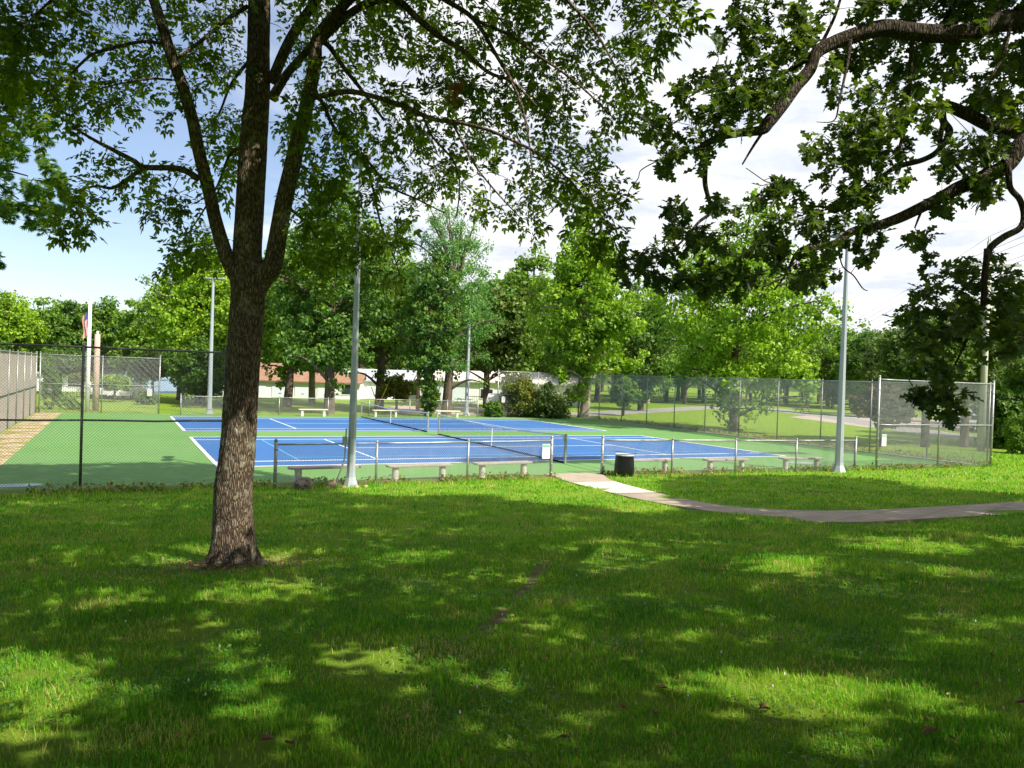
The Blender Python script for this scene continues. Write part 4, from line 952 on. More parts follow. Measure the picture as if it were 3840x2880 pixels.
limbs+=[c4([(925,60,36,0),(915,200,36,0),(905,330,34,0),(895,450,34,0),(860,540,30,0),(810,600,20,0),(770,720,18,0),(720,830,14,0),(680,910,12,0),(660,1000,9,0),(640,1080,6,0)],6.8),
 c4([(870,540,16,0),(760,570,14,0),(650,605,12,0),(560,600,9,0),(480,585,6,0)],6.8),
 c4([(655,610,9,0),(665,680,8,0),(670,730,6,0)],6.8),c4([(905,320,10,0),(1000,420,8,-.1),(1100,560,7,-.2),(1180,640,5,-.3)],6.8),
 c4([(1300,690,14,0),(1180,700,10,0),(1080,730,7,0),(960,760,4,0)],6.7)]
for sp_ in limbs:
    P,r=limb(sp_,7,8,.56); big=r.max()>.05
    K.add(P,r,30 if big else 8,barkdisp(.0075 if r.max()>.1 else .005,seed=r.max()*99) if big else None)
q3=lambda pts:[(1382+x*S3,y*S3) for x,y in pts]; q4=lambda pts:[(1843.2+x*L4,518.4+y*L4) for x,y in pts]
oakp=[(q3([(0,580),(130,480),(300,460),(330,300),(450,190),(520,-20),(700,-60),(900,-60),(1000,180),(960,330),(860,500),(780,600),(690,740),(520,760),(400,870),(340,960),(130,1060),(70,820),(10,700)]),330,6.6,8.0,55,-.18),
 (q3([(950,-80),(1250,-80),(2250,-80),(2250,760),(2050,690),(1900,640),(1760,600),(1700,560),(1400,560),(1180,620),(1060,560),(1050,400),(1200,260)]),560,7.1,8.8,60,-.18),
 (q3([(1180,620),(1420,560),(1700,560),(1660,760),(1540,880),(1380,980),(1250,1130),(1080,1130),(1050,1000),(900,1010),(950,800),(1130,720)]),190,6.5,7.8,45,-.22),
 (q3([(1700,740),(2172,760),(2172,850),(2050,960),(1930,1000),(1790,1020),(1640,1080),(1690,900)]),60,6.4,7.3,40,-.2),
 (q3([(150,1150),(260,1130),(330,1200),(450,1120),(620,1090),(800,990),(960,1090),(1090,1190),(1080,1290),(900,1400),(1060,1400),(1180,1420),(1060,1600),(850,1640),(760,1480),(560,1480),(450,1440),(300,1500),(230,1430),(110,1350)]),215,6.4,7.6,42,-.2),
 (q3([(1100,1290),(1080,1200),(1240,1160),(1380,1220),(1380,1350),(1330,1480),(1250,1470),(1200,1380)]),34,6.7,7.2,40,-.3),
 (q3([(-120,1430),(20,1370),(160,1400),(220,1480),(160,1660),(60,1640),(-100,1600),(-160,1560)]),55,6.7,7.5,40,-.25),
 (q3([(200,1500),(560,1480),(680,1520),(640,1659),(400,1680),(180,1620)]),60,6.6,7.4,40,-.2),
 (q3([(1540,1300),(1620,1290),(1640,1400),(1560,1430),(1500,1380)]),14,6.7,7.1,40,-.4),
 (q3([(1000,1150),(1380,1020),(1500,1000),(1420,1100),(1250,1150)]),26,6.7,7.3,40,-.3),
 (q3([(1640,1100),(1700,1150),(1850,1080),(1860,1140),(1700,1200)]),12,6.6,7.,40,-.3),
 (q3([(1860,1030),(2050,960),(2080,1100),(2000,1160),(1900,1150)]),24,6.6,7.,40,-.3),
 (q4([(380,440),(460,240),(500,100),(560,60),(660,80),(780,110),(880,300),(860,560),(900,760),(840,860),(640,980),(520,880),(420,820),(250,660),(230,580)]),120,6.4,7.2,40,-.22),
 (q4([(880,60),(1010,80),(1060,180),(1180,150),(1240,400),(1240,780),(1000,760),(920,640),(900,420)]),80,6.4,7.2,40,-.18),
 (q4([(390,1060),(480,990),(600,960),(700,1010),(830,1000),(830,1110),(760,1170),(690,1240),(560,1220),(500,1130)]),46,6.6,7.,40,-.4),
 (q4([(560,860),(680,860),(680,980),(590,1000)]),14,6.6,6.9,40,-.4)]
tips=np.concatenate([sample_poly(p,int(n*.62),a,b,s,t) for p,n,a,b,s,t in oakp]); tw=K.grow(tips,maxd=1.8)
K_tr=np.array([-4.2,-22.2]); kz=float(gz(*K_tr))
trunkP=[np.array([K_tr[0],K_tr[1],kz-.2]),np.array([K_tr[0],K_tr[1]+.05,kz+1.2]),np.array([K_tr[0]-.1,K_tr[1]+.1,kz+2.6]),np.array([K_tr[0]+.1,K_tr[1],kz+4.5]),np.array([K_tr[0]+.2,K_tr[1]-.2,kz+7.5]),np.array([K_tr[0],K_tr[1]-.3,kz+11])]
P=polyline(trunkP,50); K.wood.tube(P,np.interp(np.linspace(0,1,len(P)),[0,.04,.1,.3,.6,1],[.5,.42,.36,.33,.22,.08]),36,disp=barkdisp(.012,seed=3.,flare=.3,zbase=kz))
for sp_ in limbs[:3]:
    W3,r=limb(sp_[:2],7,4); a=W3[0]; b=P[int(len(P)*.45)] if sp_ is limbs[0] else P[int(len(P)*.36)]
    C=polyline([b,(a+b)/2+np.array([0,0,.25]),a],10); K.wood.tube(C,np.linspace(r[0]*1.35,r[0],len(C)),16)
root=thing('oak_tree','dark oak with crooked limbs and lobed leaves reaching in from the right edge','tree',(K_tr[0],K_tr[1],kz)); O=np.array([K_tr[0],K_tr[1],kz])
K.wood.build('trunk_and_limbs',M_obark,root,O); K.tw.build('twigs',nmat('oak twig',(.06,.05,.04),(.14,.12,.10),20.,.9),root,O)
g=Geo(); n=leaves_on(tw,(6,11),[oakleaf(),oakleaf(.115,.10),oakleaf(.14,.08)],g,size=(.6,1.1),droop=.3,spread=1.); print('oak leaves',n)
og=g; oroot=root; oO=O

# ---------------------------------------------------------------- crowns above and behind the viewpoint that shade the lawn
SHL=[(-400,1000),(-100,1002),(120,996),(260,1004),(350,990),(420,1000),(480,1010),(600,1024),(700,1040),(760,1058),(600,1066),(560,1300),(-400,1300)]
def sunlit(X,Y):
    """probability that a ground spot is open to the sun"""
    p=0.
    if inpoly([X],[Y],[(700,1046),(800,1000),(1430,1000),(1440,1070),(1500,1100),(1420,1118),(1330,1108),(1150,1086),(1000,1072),(880,1075),(760,1072)])[0]: p=1.
    if inpoly([X],[Y],[(1300,980),(2212,980),(2400,1070),(2212,1068),(2050,1060),(1900,1040),(1800,1028),(1500,1028),(1420,1045),(1300,1050)])[0]: p=1.
    if X<1000 and not inpoly([X],[Y],SHL)[0] and Y<1066: p=1.
    for a,b,rx,ry,q in holes:
        e=((X-a)/(rx*1.1))**2+((Y-b)/(ry*1.15))**2; q=min(1,q*1.12)
        if e<1: p=max(p,q)
    return p
nS=38000; Gx=rng.uniform(-26,14,nS); Gy=rng.uniform(-27.5,1.5,nS); Gz_=gz(Gx,Gy); U_,V_,Z_=toimg(np.stack([Gx,Gy,Gz_],-1))
tips=[]
for k in range(nS):
    if Z_[k]<1: vis=False
    else: vis=-300<U_[k]<2500 and V_[k]<1750
    if vis:
        if rng.random()<sunlit(U_[k],V_[k]): continue
    nz=mnoise.noise(Vector((Gx[k]*.75,Gy[k]*.75,3.)))
    if nz<-.42 and rng.random()<.8: continue
    for _ in range(4):
        h=(rng.uniform(5,8),rng.uniform(8,13),rng.uniform(13,18),rng.uniform(18,23))[_]; p=np.array([Gx[k],Gy[k],Gz_[k]])+SV*(h/SV[2]); u,v,z=toimg(p)
        if z<.3 or u<-120 or u>2330 or v<-90: tips.append(p); break
tips=np.array(tips); print('shade points',len(tips))
trk=[np.array([-4.2,-22.2]),np.array([-14.5,-33.]),np.array([-6.,-31.5]),np.array([3.5,-25.]),np.array([-1.,-36.])]
asg=np.argmin(np.array([((tips[:,:2]-t)**2).sum(1) for t in trk]),0)
shl=[None,'shade tree behind the viewpoint left of centre, only its shadow in view','shade tree behind the viewpoint right of centre, only its shadow in view','shade tree standing off the right edge, only its shadow in view','farthest shade tree behind the viewpoint, only its shadow in view']
for i,t in enumerate(trk):
    q=tips[asg==i]; m=len(q)
    if m==0: continue
    z0=float(gz(*t)); gl=og if i==0 else Geo(); rep=12
    P=np.repeat(q,rep,0)+rng.normal(size=(m*rep,3))*.13
    gl.place(starleaf(.15,.13),P,unit(rng.normal(size=(m*rep,3))),unit(np.array([.2,-.3,1.])+rng.normal(size=(m*rep,3))*.5),rng.uniform(.8,1.3,m*rep),rng.beta(2,3,m*rep))
    if i==0: continue
    root=thing('shade_tree',shl[i],'tree',(t[0],t[1],z0)); O=np.array([t[0],t[1],z0]); g=Geo()
    zc=np.median(q[:,2]); C=polyline([O+(0,0,-.2),O+(.1,0,2),O+(0,.1,zc-z0-2),O+(0,0,zc-z0)],24); g.tube(C,np.linspace(.34,.14,len(C)),16)
    for _ in range(26):
        e=q[rng.integers(m)]; b=C[rng.integers(10,len(C)-1)]; u,v,z=toimg(np.array([b*.5+e*.5,e])); 
        g.tube(polyline([b,(b+e)/2+np.array([0,0,.5]),e],8),np.linspace(.09,.02,9),6)
    g.build('trunk',M_obark,root,O); gl.build('crown',M_oak,root,O)
og.build('crown',M_oak,oroot,oO)

# ---------------------------------------------------------------- generic park trees
def crown_geo(seed,H,W_,th,leaf,ncl,per,rx=.5,low=1.,dens=1.,tmpl=None,flat=.75,topw=.7,cl=.12,fill=.4):
    r=np.random.default_rng(seed); g=Geo(); w=Geo(); hc=(H-th)/2; zc=th+hc
    # clump centres in an uneven ellipsoid
    d=unit(r.normal(size=(ncl,3))); rad=fill+(1-fill)*r.random(ncl)**.6
    lump=np.array([1+.42*mnoise.noise(Vector(tuple(a*1.9+seed)))+.34*mnoise.noise(Vector(tuple(a*4.3+seed))) for a in d])
    c=d*(rad*lump)[:,None]; wz=np.where(c[:,2]>0,1-(1-topw)*c[:,2],low+(1-low)*(1+c[:,2]))
    c=c*np.array([W_/2,W_/2,hc])*np.stack([wz,wz,np.ones(ncl)],-1)+np.array([0,0,zc])
    cr=W_*cl*(.7+.7*r.random(ncl))
    n=ncl*per; idx=np.repeat(np.arange(ncl),per); dd=unit(r.normal(size=(n,3))); rr_=r.random(n)**.45
    P=c[idx]+dd*(rr_*cr[idx])[:,None]*np.array([1,1,flat])
    Nn=unit(dd*.7+np.array([0,0,.55])+r.normal(size=(n,3))*.5); X=unit(r.normal(size=(n,3))+np.array([0,0,-.4]))
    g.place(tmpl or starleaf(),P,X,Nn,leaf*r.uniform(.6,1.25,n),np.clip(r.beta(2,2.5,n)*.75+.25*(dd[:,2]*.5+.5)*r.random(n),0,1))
    # trunk and limbs
    lean=r.normal(size=2)*.03*H; C=polyline([(0,0,-.3),(lean[0]*.2,lean[1]*.2,th),(lean[0]*.6,lean[1]*.6,th+hc*.8),(lean[0],lean[1],th+hc*1.5)],15); tr_=.022*H+.04
    w.tube(C,np.interp(np.linspace(0,1,len(C)),[0,.05,.2,1],[tr_*1.5,tr_*1.1,tr_,tr_*.2]),12)
    far=np.argsort(-rad)[:34]
    for k in far:
        e=c[k]; q_=[i for i in range(3,len(C)-3) if C[i][2]<e[2]-.25*np.hypot(e[0],e[1])] or [3]; b=C[q_[-1]]; m_=(b*.45+e*.55)+np.array([0,0,.03*H]); w.tube(polyline([b,m_,e],6),np.linspace(tr_*.38,tr_*.07,7),5,cap=False)
    return g,w
def mktree(name,label,cat,x,y,z0,rz,material,bark,group=None,**k):
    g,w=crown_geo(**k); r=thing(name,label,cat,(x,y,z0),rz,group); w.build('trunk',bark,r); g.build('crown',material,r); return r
TR=0
def park(label,X,base_t,Hpx_top,halfw,mat_,kind='park_tree',bark=None,th=None,z0=None,Y=None,leaf=.30,ncl=150,per=60,cat='tree',seed=None,group=None,**kw):
    """X: image column of the trunk, base_t depth, Hpx_top image row of the top, halfw crown half width in picture units"""
    global TR; TR+=1
    d=ray(X,835); p=CAM+d*base_t; z=float(gz(p[0],p[1])) if z0 is None else z0
    H=1.10*(float((CAM+ray(X,Hpx_top)*base_t)[2])-z); Wd=2*halfw*base_t*(3840/2212)/FPX
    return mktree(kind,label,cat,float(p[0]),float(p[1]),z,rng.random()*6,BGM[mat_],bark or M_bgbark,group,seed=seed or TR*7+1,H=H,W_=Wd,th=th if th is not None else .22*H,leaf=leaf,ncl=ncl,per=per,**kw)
park('bright low-hanging sycamore behind the long right fence, left of the tall lamp pole',1590,52,500,190,'bright','sycamore_tree',th=.9,ncl=520,per=44,leaf=.26,low=.72,cl=.062,seed=5,fill=.3,topw=.55)
park('tall bright sycamore with pale leaning trunk behind the far right fence corner',1262,63,508,118,'bright','sycamore_tree',bark=M_sycbark,th=1.8,ncl=480,per=44,leaf=.30,low=.85,cl=.075,seed=6,fill=.3,topw=.5)
park('dark tree filling the gap behind and left of the bright corner sycamore',1128,76,575,75,'mid','park_tree',ncl=170,per=60,leaf=.34)
park('dark leafy tree between the two bright sycamores',1385,82,640,75,'dark','park_tree',ncl=170,per=60,leaf=.34,th=1.5)
park('airy willow oak with several upright limbs behind the farther net',965,60,500,112,'blue','willow_oak_tree',th=2.6,ncl=420,per=50,leaf=.24,tmpl=quadleaf(1.,.4),cl=.07,seed=9,fill=.35)
park('ivy clad trunk tree just left of the middle lamp pole',927,57.5,590,70,'dark','park_tree',th=1.3,ncl=130,per=60,leaf=.26,low=.5)
park('big dark tree with a thick brown trunk behind the leftmost cream bench',712,56,460,125,'dark','maple_tree',th=2.2,ncl=480,per=46,leaf=.27,cl=.075,seed=12)
park('mid green tree right of the thick dark trunk, behind the dappled lamp pole',820,66,520,95,'mid','park_tree',th=2.6,ncl=340,per=46,leaf=.28,cl=.08)
park('light green tree directly right of the foreground trunk',622,64,545,80,'bright','park_tree',th=2.4,ncl=360,per=44,leaf=.27,cl=.08,seed=31)
park('spreading yellow green tree left of the foreground trunk, behind the far lamp pole',430,66,565,105,'bright','park_tree',th=1.8,ncl=400,per=44,leaf=.28,cl=.075,seed=17)
park('thin open topped tree leaning over the dark trees left of the far lamp pole',390,70,600,95,'olive','park_tree',th=4.,ncl=70,per=45,leaf=.26,fill=.5,cl=.10)
park('dark low tree in the shade below the spreading yellow green tree',440,63,740,75,'dark','park_tree',th=.7,ncl=160,per=60,leaf=.26,low=.9)
for X,t,top,hw,mt,lb in [(25,80,652,62,'bright','leftmost tree of the far left row, yellow green and pointed'),(95,86,672,60,'mid','second tree from the left in the far left row'),(165,82,668,58,'dark','rounded dark tree in the middle of the far left row, above the flagpole'),(235,84,664,62,'dark','dark tree with a feathery top in the far left row'),(300,80,672,58,'mid','rightmost tree of the far left row beside the spreading tree'),(-45,78,640,70,'mid','tree at the very left edge above the left fence'),(130,74,760,44,'dark','short dark tree low behind the far left fence'),(330,76,770,44,'olive','low olive tree behind the right half of the far left fence')]:
    park(lb,X,t,top,hw,mt,th=1.8,ncl=170,per=56,leaf=.32,group='far left tree row',cl=.12)
park('right of two thick trunked oaks beyond the right fence',2088,44.6,690,85,'olive','park_oak',th=3.6,ncl=200,per=60,leaf=.24)
park('left of two thick trunked oaks beyond the right fence',2003,43.6,700,95,'olive','park_oak',th=3.4,ncl=220,per=60,leaf=.24)
for X,t,top,hw,mt,lb in [(2190,52,690,80,'mid','tall tree of the dark woods at the right edge'),(2290,46,620,100,'dark','tree cut by the right edge of the view'),(2150,64,760,70,'dark','dark woods tree just right of the fence corner'),(1905,92,742,50,'olive','distant tree right of the tall lamp pole with a domed top'),(1850,112,765,46,'mid','small distant tree directly behind the tall lamp pole'),(1960,84,715,60,'olive','distant tree behind the two thick trunked oaks'),(1800,118,770,44,'dark','small distant tree just left of the tall lamp pole')]:
    park(lb,X,t,top,hw,mt,th=1.2,ncl=170,per=56,leaf=.30)
park('low dark shrubby growth at the foot of the woods at far right',2175,45,850,55,'dark','woodland_shrub',th=.1,ncl=120,per=55,leaf=.22,low=1.2,cat='shrub')
park('pale green feathery shrub at the right edge below the woods',2215,41,905,38,'mid','woodland_shrub',th=.1,ncl=70,per=50,leaf=.2,low=1.,cat='shrub',tmpl=quadleaf(1.,.3))
park('rust brown layered small tree behind the notice on the near right fence',1905,42.5,835,58,'rust','ornamental_tree',th=1.3,ncl=120,per=56,leaf=.17,flat=.35,low=1.2,cl=.13)
park('small upright round tree on the lawn beyond the right fence',1348,68.8,828,27,'mid','young_tree',th=.9,ncl=80,per=60,leaf=.2,low=.8)
park('tall clipped cypress cone behind the far left fence',113,50,790,20,'conifer','cypress',th=.15,ncl=130,per=60,leaf=.13,low=1.15,topw=.25,cl=.11,tmpl=quadleaf(1.,.3),cat='conifer')
park('low rounded yellow green shrub at the foot of the cypress',155,51,868,20,'bright','garden_shrub',th=.0,ncl=60,per=60,leaf=.12,cat='shrub',low=1.1)
park('loose shrub between cypress and flagpole',140,56,850,18,'mid','garden_shrub',th=.0,ncl=60,per=60,leaf=.14,cat='shrub',low=1.1)
park('round headed ornamental tree right of the reddish post at far left',248,62,818,30,'bright','ornamental_tree',th=1.1,ncl=90,per=60,leaf=.2)
park('thin pale tree behind the flagpole',176,68,815,24,'gold','ornamental_tree',th=1.6,ncl=60,per=50,leaf=.2)
park('dark bush beneath the trees right of the white car at far left',318,60,850,22,'dark','garden_shrub',th=.1,ncl=60,per=55,leaf=.18,cat='shrub',low=1.)
park('large yellow flecked hedge behind the far right fence, left part',1120,61,815,42,'gold','hedge_shrub',th=-.3,ncl=130,per=62,leaf=.18,low=1.3,topw=.9,cat='hedge')
park('large grey green hedge behind the far right fence, beside the pale trunk',1180,61.5,842,48,'olive','hedge_shrub',th=-.3,ncl=130,per=62,leaf=.17,low=1.3,topw=.9,cat='hedge')
park('dark green bush by the far right fence end, hiding the white wagon',1066,59.5,872,20,'dark','hedge_shrub',th=-.1,ncl=70,per=60,leaf=.17,low=1.1,cat='shrub')
park('small yellow green tree between the thick trunk and the tan wooden pole',858,64,822,40,'gold','ornamental_tree',th=1.0,ncl=90,per=56,leaf=.18)
park('upright small shrub right of the ivy clad trunk',942,66,845,12,'gold','garden_shrub',th=.2,ncl=40,per=50,leaf=.16,cat='shrub')
park('ivy bush wrapped round the foot of the ivy clad trunk',930,57.2,810,19,'dark','ivy_bush',th=-.1,ncl=90,per=60,leaf=.13,low=1.2,topw=.9,cat='shrub')
# distant rows: shared meshes
proto=[]
for k,(mt,bk) in enumerate([('mid',M_sycbark),('dark',M_bgbark),('olive',M_bgbark),('blue',M_bgbark)]):
    proto.append((mt,crown_geo(seed=200+k,H=11.5,W_=9,th=3.3,leaf=.42,ncl=170,per=38,cl=.10,low=.85),bk))
roots=[]
def farcopy(i,x,y,s,rz,label,group,z=0.):
    mt,(g,w),bk=proto[i]
    if len(roots)<=i or roots[i] is None:
        while len(roots)<=i: roots.append(None)
        r=thing('distant_tree',label,'tree',(x,y,z),rz,group); w.build('trunk',bk,r); g.build('crown',BGM[mt],r); roots[i]=r
    else: r=dup(roots[i],(x,y,z),rz,label,group)
    r.scale=(s,s,s*random.uniform(.9,1.1)); return r
LB='distant tree in the dense row closing the park beyond the far road'
for k,(X,t) in enumerate([(1250,100),(1290,112),(1325,104),(1365,118),(1400,108),(1440,120),(1480,112),(1520,126),(1560,116),(1600,128),(1650,120),(1700,130),(1745,118),(1790,128),(1230,90),(1465,132),(1840,122),(1890,110),(1930,120)]+[(1215+k*37,140+(k%3)*7) for k in range(22)]):
    x,y=onimg(X,t); farcopy(k%4,x,y,random.uniform(.9,1.15),random.random()*6,LB,'distant park trees right')
LB2='distant tree in the band between the court and the white lakeside houses'
for k,(X,t) in enumerate([(575,98),(596,104),(655,100),(675,72),(742,102),(780,98),(850,104),(985,100),(1012,98),(1052,74),(1075,102),(1110,98),(1150,106),(1195,100),(540,99),(500,97),(905,102),(610,110),(720,112),(820,108),(950,110),(1130,112)]):
    x,y=onimg(X,t); farcopy((k+1)%4,x,y,random.uniform(1.,1.3),random.random()*6,LB2,'distant trees before the lake houses')
LB3='distant tree on the far shore of the lake, hazy and small'
for k in range(46):
    X=-250+k*52+random.uniform(-15,15); t=random.uniform(170,230); x,y=onimg(X,t); farcopy(k%4,x,y,random.uniform(1.1,1.5),random.random()*6,LB3,'far shore trees',-.6)
# wooded hills closing the view
g=Geo(); n=90; v=[]
for k in range(n):
    a=-1.7+3.4*k/(n-1)+YAW; h=14+6*mnoise.noise(Vector((a*4,0,0)))
    for rr_,hh in ((420,-2),(470,h*.7),(560,h)): v.append((CAM[0]+rr_*math.sin(a),CAM[1]+rr_*math.cos(a),hh))
g.add(v,[(3*k+c,3*k+3+c,3*k+4+c,3*k+1+c) for k in range(n-1) for c in range(2)],smooth=True)
tag(g.build('hills',nmat('wooded hill',(.03,.06,.02),(.07,.12,.03),.12,.95)),kind='structure')
# bright fine leaved tree poking in from the left edge
Wt=Tree(); tx=CAM+ray(-300,900)*19; tz=float(gz(tx[0],tx[1])); tx[2]=tz
P=polyline([tx,tx+(0.1,0,4),tx+(.6,.2,7.),tx+(1.,.3,10)],24); Wt.add(P,np.linspace(.3,.1,len(P)),14)
for a,b in (((-300,350),(60,380)),((-300,250),(40,430)),((-300,150),(90,300)),((-280,420),(10,470))):
    p0=CAM+ray(*a)*19; p1=CAM+ray(*b)*18.5; C=polyline([P[12],p0,(p0+p1)/2+(0,0,.3),p1],14); Wt.add(C,np.linspace(.08,.015,len(C)),6)
tips=np.concatenate([sample_poly([(-250,120),(20,150),(90,230),(140,290),(95,330),(150,400),(150,455),(95,505),(40,470),(-20,480),(-250,520)],430,17.8,20,45,-.15),sample_poly([(-8,555),(4,560),(2,575),(-12,575)],3,18,18.5)])
tw=Wt.grow(tips,maxd=3.); root=thing('willow_oak_tree','sunlit fine leaved tree reaching in at the left edge behind the foreground branches','tree',tuple(tx)); O=np.array(tx)
Wt.wood.build('trunk',M_obark,root,O); Wt.tw.build('twigs',M_bgbark,root,O)
g=Geo(); fan=[]; 
def fantmpl():
    V=[];F=[];k=0
    for i in range(9):
        a=R_(-80+20*i); v,f=leaflet(.13,.03,.04*math.cos(a)+.012*i,0,a,.1,.1); V.append(v); F+=[tuple(q+k for q in ff) for ff in f]; k+=6
    return np.concatenate(V),F
leaves_on(tw,(7,11),[fantmpl()],g,size=(.8,1.2)); g.build('crown',M_willow,root,O)
# ---------------------------------------------------------------- grass blades, clover, weeds
def blades():
    pts=[]
    for (t0,t1,dens,sz,wd) in ((2.6,4.8,5200,.052,.0042),(4.8,7.5,2600,.06,.0055),(7.5,11,1200,.062,.0085),(11,16,520,.07,.012),(16,24,260,.075,.018),(24,40,70,.09,.03)):
        area=0; n=int((t1**2-t0**2)/2*1.36*dens)
        t=np.sqrt(rng.uniform(t0**2,t1**2,n)); x=rng.uniform(-.69,.69,n)
        d=F0[None]+R0[None]*x[:,None]; P=CAM[:2]+(d*t[:,None])[:,:2]; pts.append(np.concatenate([P,np.full((n,1),sz),np.full((n,1),wd)],1))
    A_=np.concatenate(pts); x,y=A_[:,0],A_[:,1]
    keep=~inpoly(x,y,PATHPOLY); keep&=(y<-4.75)|((x>18.7)&(y<12)); keep&=np.hypot(x-tb[0]+.05,y-tb[1]+.12)>(.40+.35*rng.random(len(x))**2)
    nz=np.array([mnoise.noise(Vector((a*1.1,b*1.1,0)))+.5*mnoise.noise(Vector((a*3.7,b*3.7,5))) for a,b in zip(x,y)])
    keep&=(nz>-.42)|(rng.random(len(x))<.25)
    a_,b_=gpt(1180,1215)[:2],gpt(1035,1385)[:2]; dv=(b_-a_); Ln=np.linalg.norm(dv); dv=dv/Ln; al=(x-a_[0])*dv[0]+(y-a_[1])*dv[1]; ac=(x-a_[0])*dv[1]-(y-a_[1])*dv[0]
    wob_=np.array([mnoise.noise(Vector((a*3,b*3,1))) for a,b in zip(x,y)]); keep&=~((al>-.1)&(al<Ln)&(abs(ac+wob_*.12)<.05+.05*wob_))
    A_=A_[keep]; nz=nz[keep]; m=len(A_); x,y=A_[:,0],A_[:,1]; z=lawn_z(x,y)
    tall=np.array([mnoise.noise(Vector((a*2.3,b*2.3,9))) for a,b in zip(x,y)])
    h=A_[:,2]*rng.uniform(.35,.98,m)*(1+1.1*np.clip(tall,0,1)); w=A_[:,3]*rng.uniform(.7,1.2,m)
    # taller rough tufts by the fences and the trunk
    h=np.where((y>-5.6),h*1.9,h)
    a=rng.uniform(0,2*math.pi,m); ln_=rng.uniform(.15,1.1,m)*h; sx_,sy_=np.cos(a),np.sin(a); b=a+math.pi/2+rng.normal(size=m)*.3; bx,by=np.cos(b)*w/2,np.sin(b)*w/2
    V=np.zeros((m,5,3)); V[:,0]=np.stack([x-bx,y-by,z-.01],-1); V[:,1]=np.stack([x+bx,y+by,z-.01],-1)
    mx_,my_=x+sx_*ln_*.35,y+sy_*ln_*.35; V[:,2]=np.stack([mx_+bx*.8,my_+by*.8,z+h*.6],-1); V[:,3]=np.stack([mx_-bx*.8,my_-by*.8,z+h*.6],-1)
    V[:,4]=np.stack([x+sx_*ln_,y+sy_*ln_,z+h*rng.uniform(.75,1.,m)],-1)
    lp=np.array([0,1,2,3,3,2,4]); loops=(np.arange(m)[:,None]*5+lp[None]).ravel(); g=Geo()
    rn=np.clip(rng.normal(size=m)*.17+.42-nz*.25,0,1); dry=np.array([mnoise.noise(Vector((a*1.7+7,b*1.7,2))) for a,b in zip(x,y)]); rn=np.where(rng.random(m)<np.where(dry>.34,.35,.04),.97,np.minimum(rn,.86))
    g.addnp(V.reshape(-1,3),loops,np.tile([4,3],m),np.repeat(rn,2)); print('blades',m); return g
M_grass=leafmat('grass blade',[(.035,.16,.012),(.085,.30,.016),(.20,.43,.022),(.34,.48,.045),(.52,.43,.20)],.38,(1.7,1.7,.5),rough=.55,nscale=1.1,gloss=.25)
tag(blades().build('grass',M_grass),'short uneven lawn grass with taller tufts','grass',kind='stuff')
# leafy weeds along the near fences
g=Geo(); n=5200; xx=rng.uniform(-19,18,n); lim=np.where(xx>10,-5.25,np.where(xx>-.6,-4.25-.08*np.clip(xx,0,10),-4.75)); yy=lim+rng.normal(size=n)*.14+.12
k=~((xx>-2.5)&(xx<-.5)); k&=(np.array([mnoise.noise(Vector((a*.8,2,0))) for a in xx])>-.12); xx,yy=xx[k],yy[k]; n=len(xx)
g.place(starleaf(.085,.07),np.stack([xx,yy,gz(xx,yy)+rng.random(n)**2*.20],-1),unit(rng.normal(size=(n,3))+(0,0,.4)),unit(rng.normal(size=(n,3))*.5+(0,0,1)),rng.uniform(.6,1.5,n),rng.beta(2,2,n))
M_weed=leafmat('weed leaf',[(.06,.10,.02),(.14,.17,.03),(.24,.24,.04),(.36,.27,.12)],.3,nscale=1.5)
tag(g.build('fence_weeds',M_weed),'low yellowing weeds along the foot of the near fences','weeds',kind='stuff')
g=Geo(); n=3200; yy=rng.uniform(-5,28,n); xx=18.55+rng.random(n)**1.6*.9
g.place(starleaf(.10,.08),np.stack([xx,yy,gz(xx,yy)+rng.random(n)**2*.22],-1),unit(rng.normal(size=(n,3))+(0,0,.4)),unit(rng.normal(size=(n,3))*.5+(0,0,1)),rng.uniform(.6,1.5,n),rng.beta(2,2,n))
tag(g.build('fence_weeds',M_weed),'rough yellow green weeds along the foot of the long right fence','weeds',kind='stuff')
g=Geo(); n=26000; t=np.sqrt(rng.uniform(2.8**2,9.5**2,n)); xx=rng.uniform(-.69,.69,n); P2=CAM[:2]+((F0[None]+R0[None]*xx[:,None])*t[:,None])[:,:2]
nz=np.array([mnoise.noise(Vector((a*.9,b*.9,21)))+.4*mnoise.noise(Vector((a*4,b*4,21))) for a,b in P2]); P2=P2[nz>.16]; n=len(P2)
tri=(np.array([(0,0,0),(.5,.32,.05),(1,.12,0),(1,-.12,0),(.5,-.32,.05)]),[(0,1,2,3,4)])
g.place(tri,np.stack([P2[:,0],P2[:,1],lawn_z(P2[:,0],P2[:,1])+rng.uniform(.02,.055,n)],-1),unit(rng.normal(size=(n,3))*(1,1,.2)),unit(rng.normal(size=(n,3))*.35+(0,0,1)),rng.uniform(.016,.032,n),rng.beta(2,2,n))
tag(g.build('clover_patches',leafmat('clover leaf',[(.04,.13,.02),(.09,.22,.035),(.16,.30,.05)],.3,nscale=2.)),'patches of small round clover leaves among the grass','clover',kind='stuff')
# clover heads
g=Geo()
for k in range(60):
    X,Y=rng.uniform(0,2212),rng.uniform(1090,1560)
    if 560<X<760 and rng.random()<.6: Y=rng.uniform(1185,1215)
    p=gpt(X,Y); g.tube([p+(0,0,.04),p+(0,0,.048),p+(0,0,.06)],[.004,.006,.003],6)
tag(g.build('clover_flowers',mat('clover white',(.7,.68,.62),.8)),'tiny white clover heads dotted over the lawn','clover',kind='stuff')
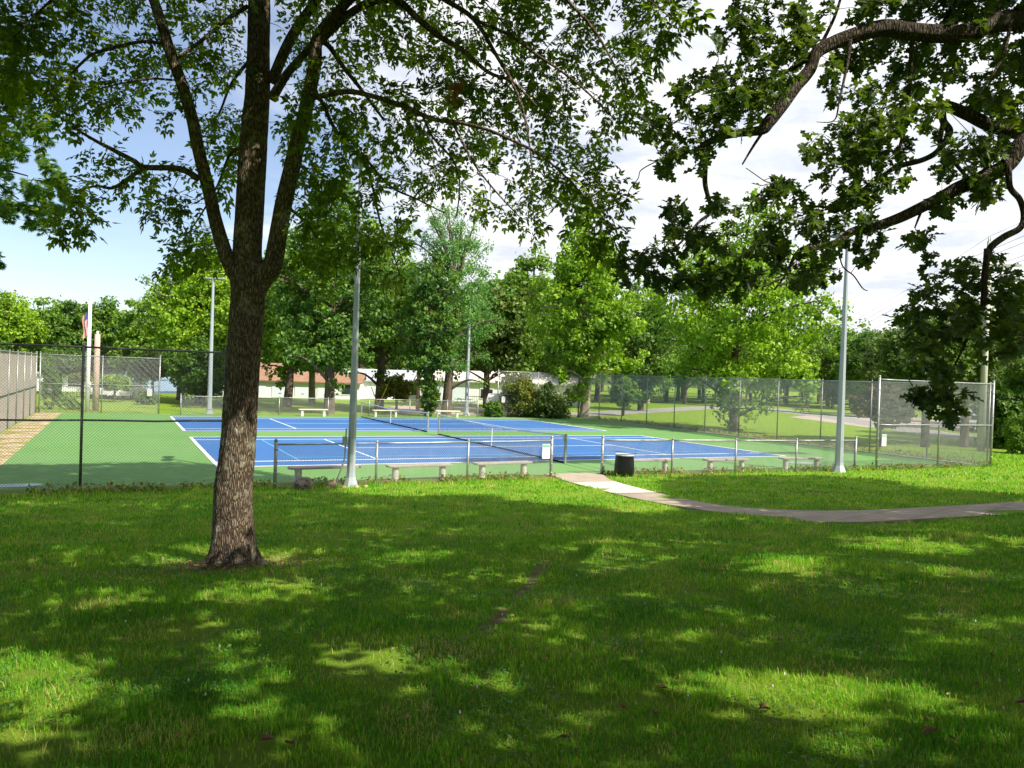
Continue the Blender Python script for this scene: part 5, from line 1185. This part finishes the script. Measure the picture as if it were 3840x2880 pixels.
# fallen leaves
def fallen(label,X,Y,s,rz,tilt=.18):
    s*=.8
    p=gpt(X,Y); g=Geo(); half=[(0,0),(.1,.05),(.22,.30),(.30,.12),(.42,.42),(.52,.50),(.60,.22),(.72,.34),(.8,.14),(1,0)]
    a=np.array([((x-.5)*s,y*s*.8,.25*s*y+.10*s*math.sin(x*5)) for x,y in half]); b=a.copy(); b[:,1]*=-1; n=len(a)
    v=np.concatenate([a,b]); v2=v-np.array([0,0,.003])
    g.add(np.concatenate([v,v2]),[tuple(range(n-1,-1,-1)),tuple(range(n,2*n)),tuple(range(2*n,3*n)),tuple(range(4*n-1,3*n-1,-1))]); o=g.build('fallen_leaf',M_dead)
    o.location=(p[0],p[1],float(lawn_z(p[0],p[1]))+.03); o.rotation_euler=(tilt,tilt*.6,rz); tag(o,label,'leaf','fallen brown leaves')
for a in [('curled brown leaf lying on the lawn at lower centre left',580,1610,.12,.4),('brown leaf beside the curled one at lower centre left',625,1617,.09,1.9),('brown leaf below the bare line, low in the middle of the lawn',1215,1592,.10,2.4),('pale folded leaf above and left of the orange leaf right of centre',1432,1500,.11,.2),('tan leaf just below the pale folded leaf',1418,1547,.11,.6),('orange brown leaf under the brightest sun patch',1652,1548,.13,.1),('upper leaf of the pair near the lower right corner',2003,1588,.09,1.2),('large tan leaf of the pair near the lower right corner',2006,1612,.12,2.8),('single yellow leaf right of the pair at the lower right',2057,1627,.08,1.0),('brown leaf in the shade at the right, above the corner leaves',2145,1432,.09,.8),('leaf at the extreme right edge below the sun patch',2205,1545,.11,2.2),('small brown leaf right of the foreground trunk on the lawn',840,1262,.06,.9),('tiny tan leaf in the sunny band at the right',2125,1212,.06,.3)]:
    fallen(*a)

g=Geo(); n=900; a=rng.uniform(0,2*math.pi,n); rr=.30+rng.random(n)**1.5*.75; px=tb[0]+.05+rr*np.cos(a)*1.3; py=tb[1]-.05+rr*np.sin(a)*.8
px=np.concatenate([px,rng.uniform(-16,-6,500)]); py=np.concatenate([py,rng.uniform(-23,-11,500)]); n=len(px)
g.place(starleaf(.035,.022),np.stack([px,py,lawn_z(px,py)+.012+rng.random(n)*.02],-1),unit(rng.normal(size=(n,3))*(1,1,.15)),unit(rng.normal(size=(n,3))*.4+(0,0,1)),rng.uniform(.5,1.4,n),rng.random(n))
tag(g.build('leaf_litter',M_dead),'dry crumbled leaf litter gathered round the foot of the big trunk','litter',kind='stuff')
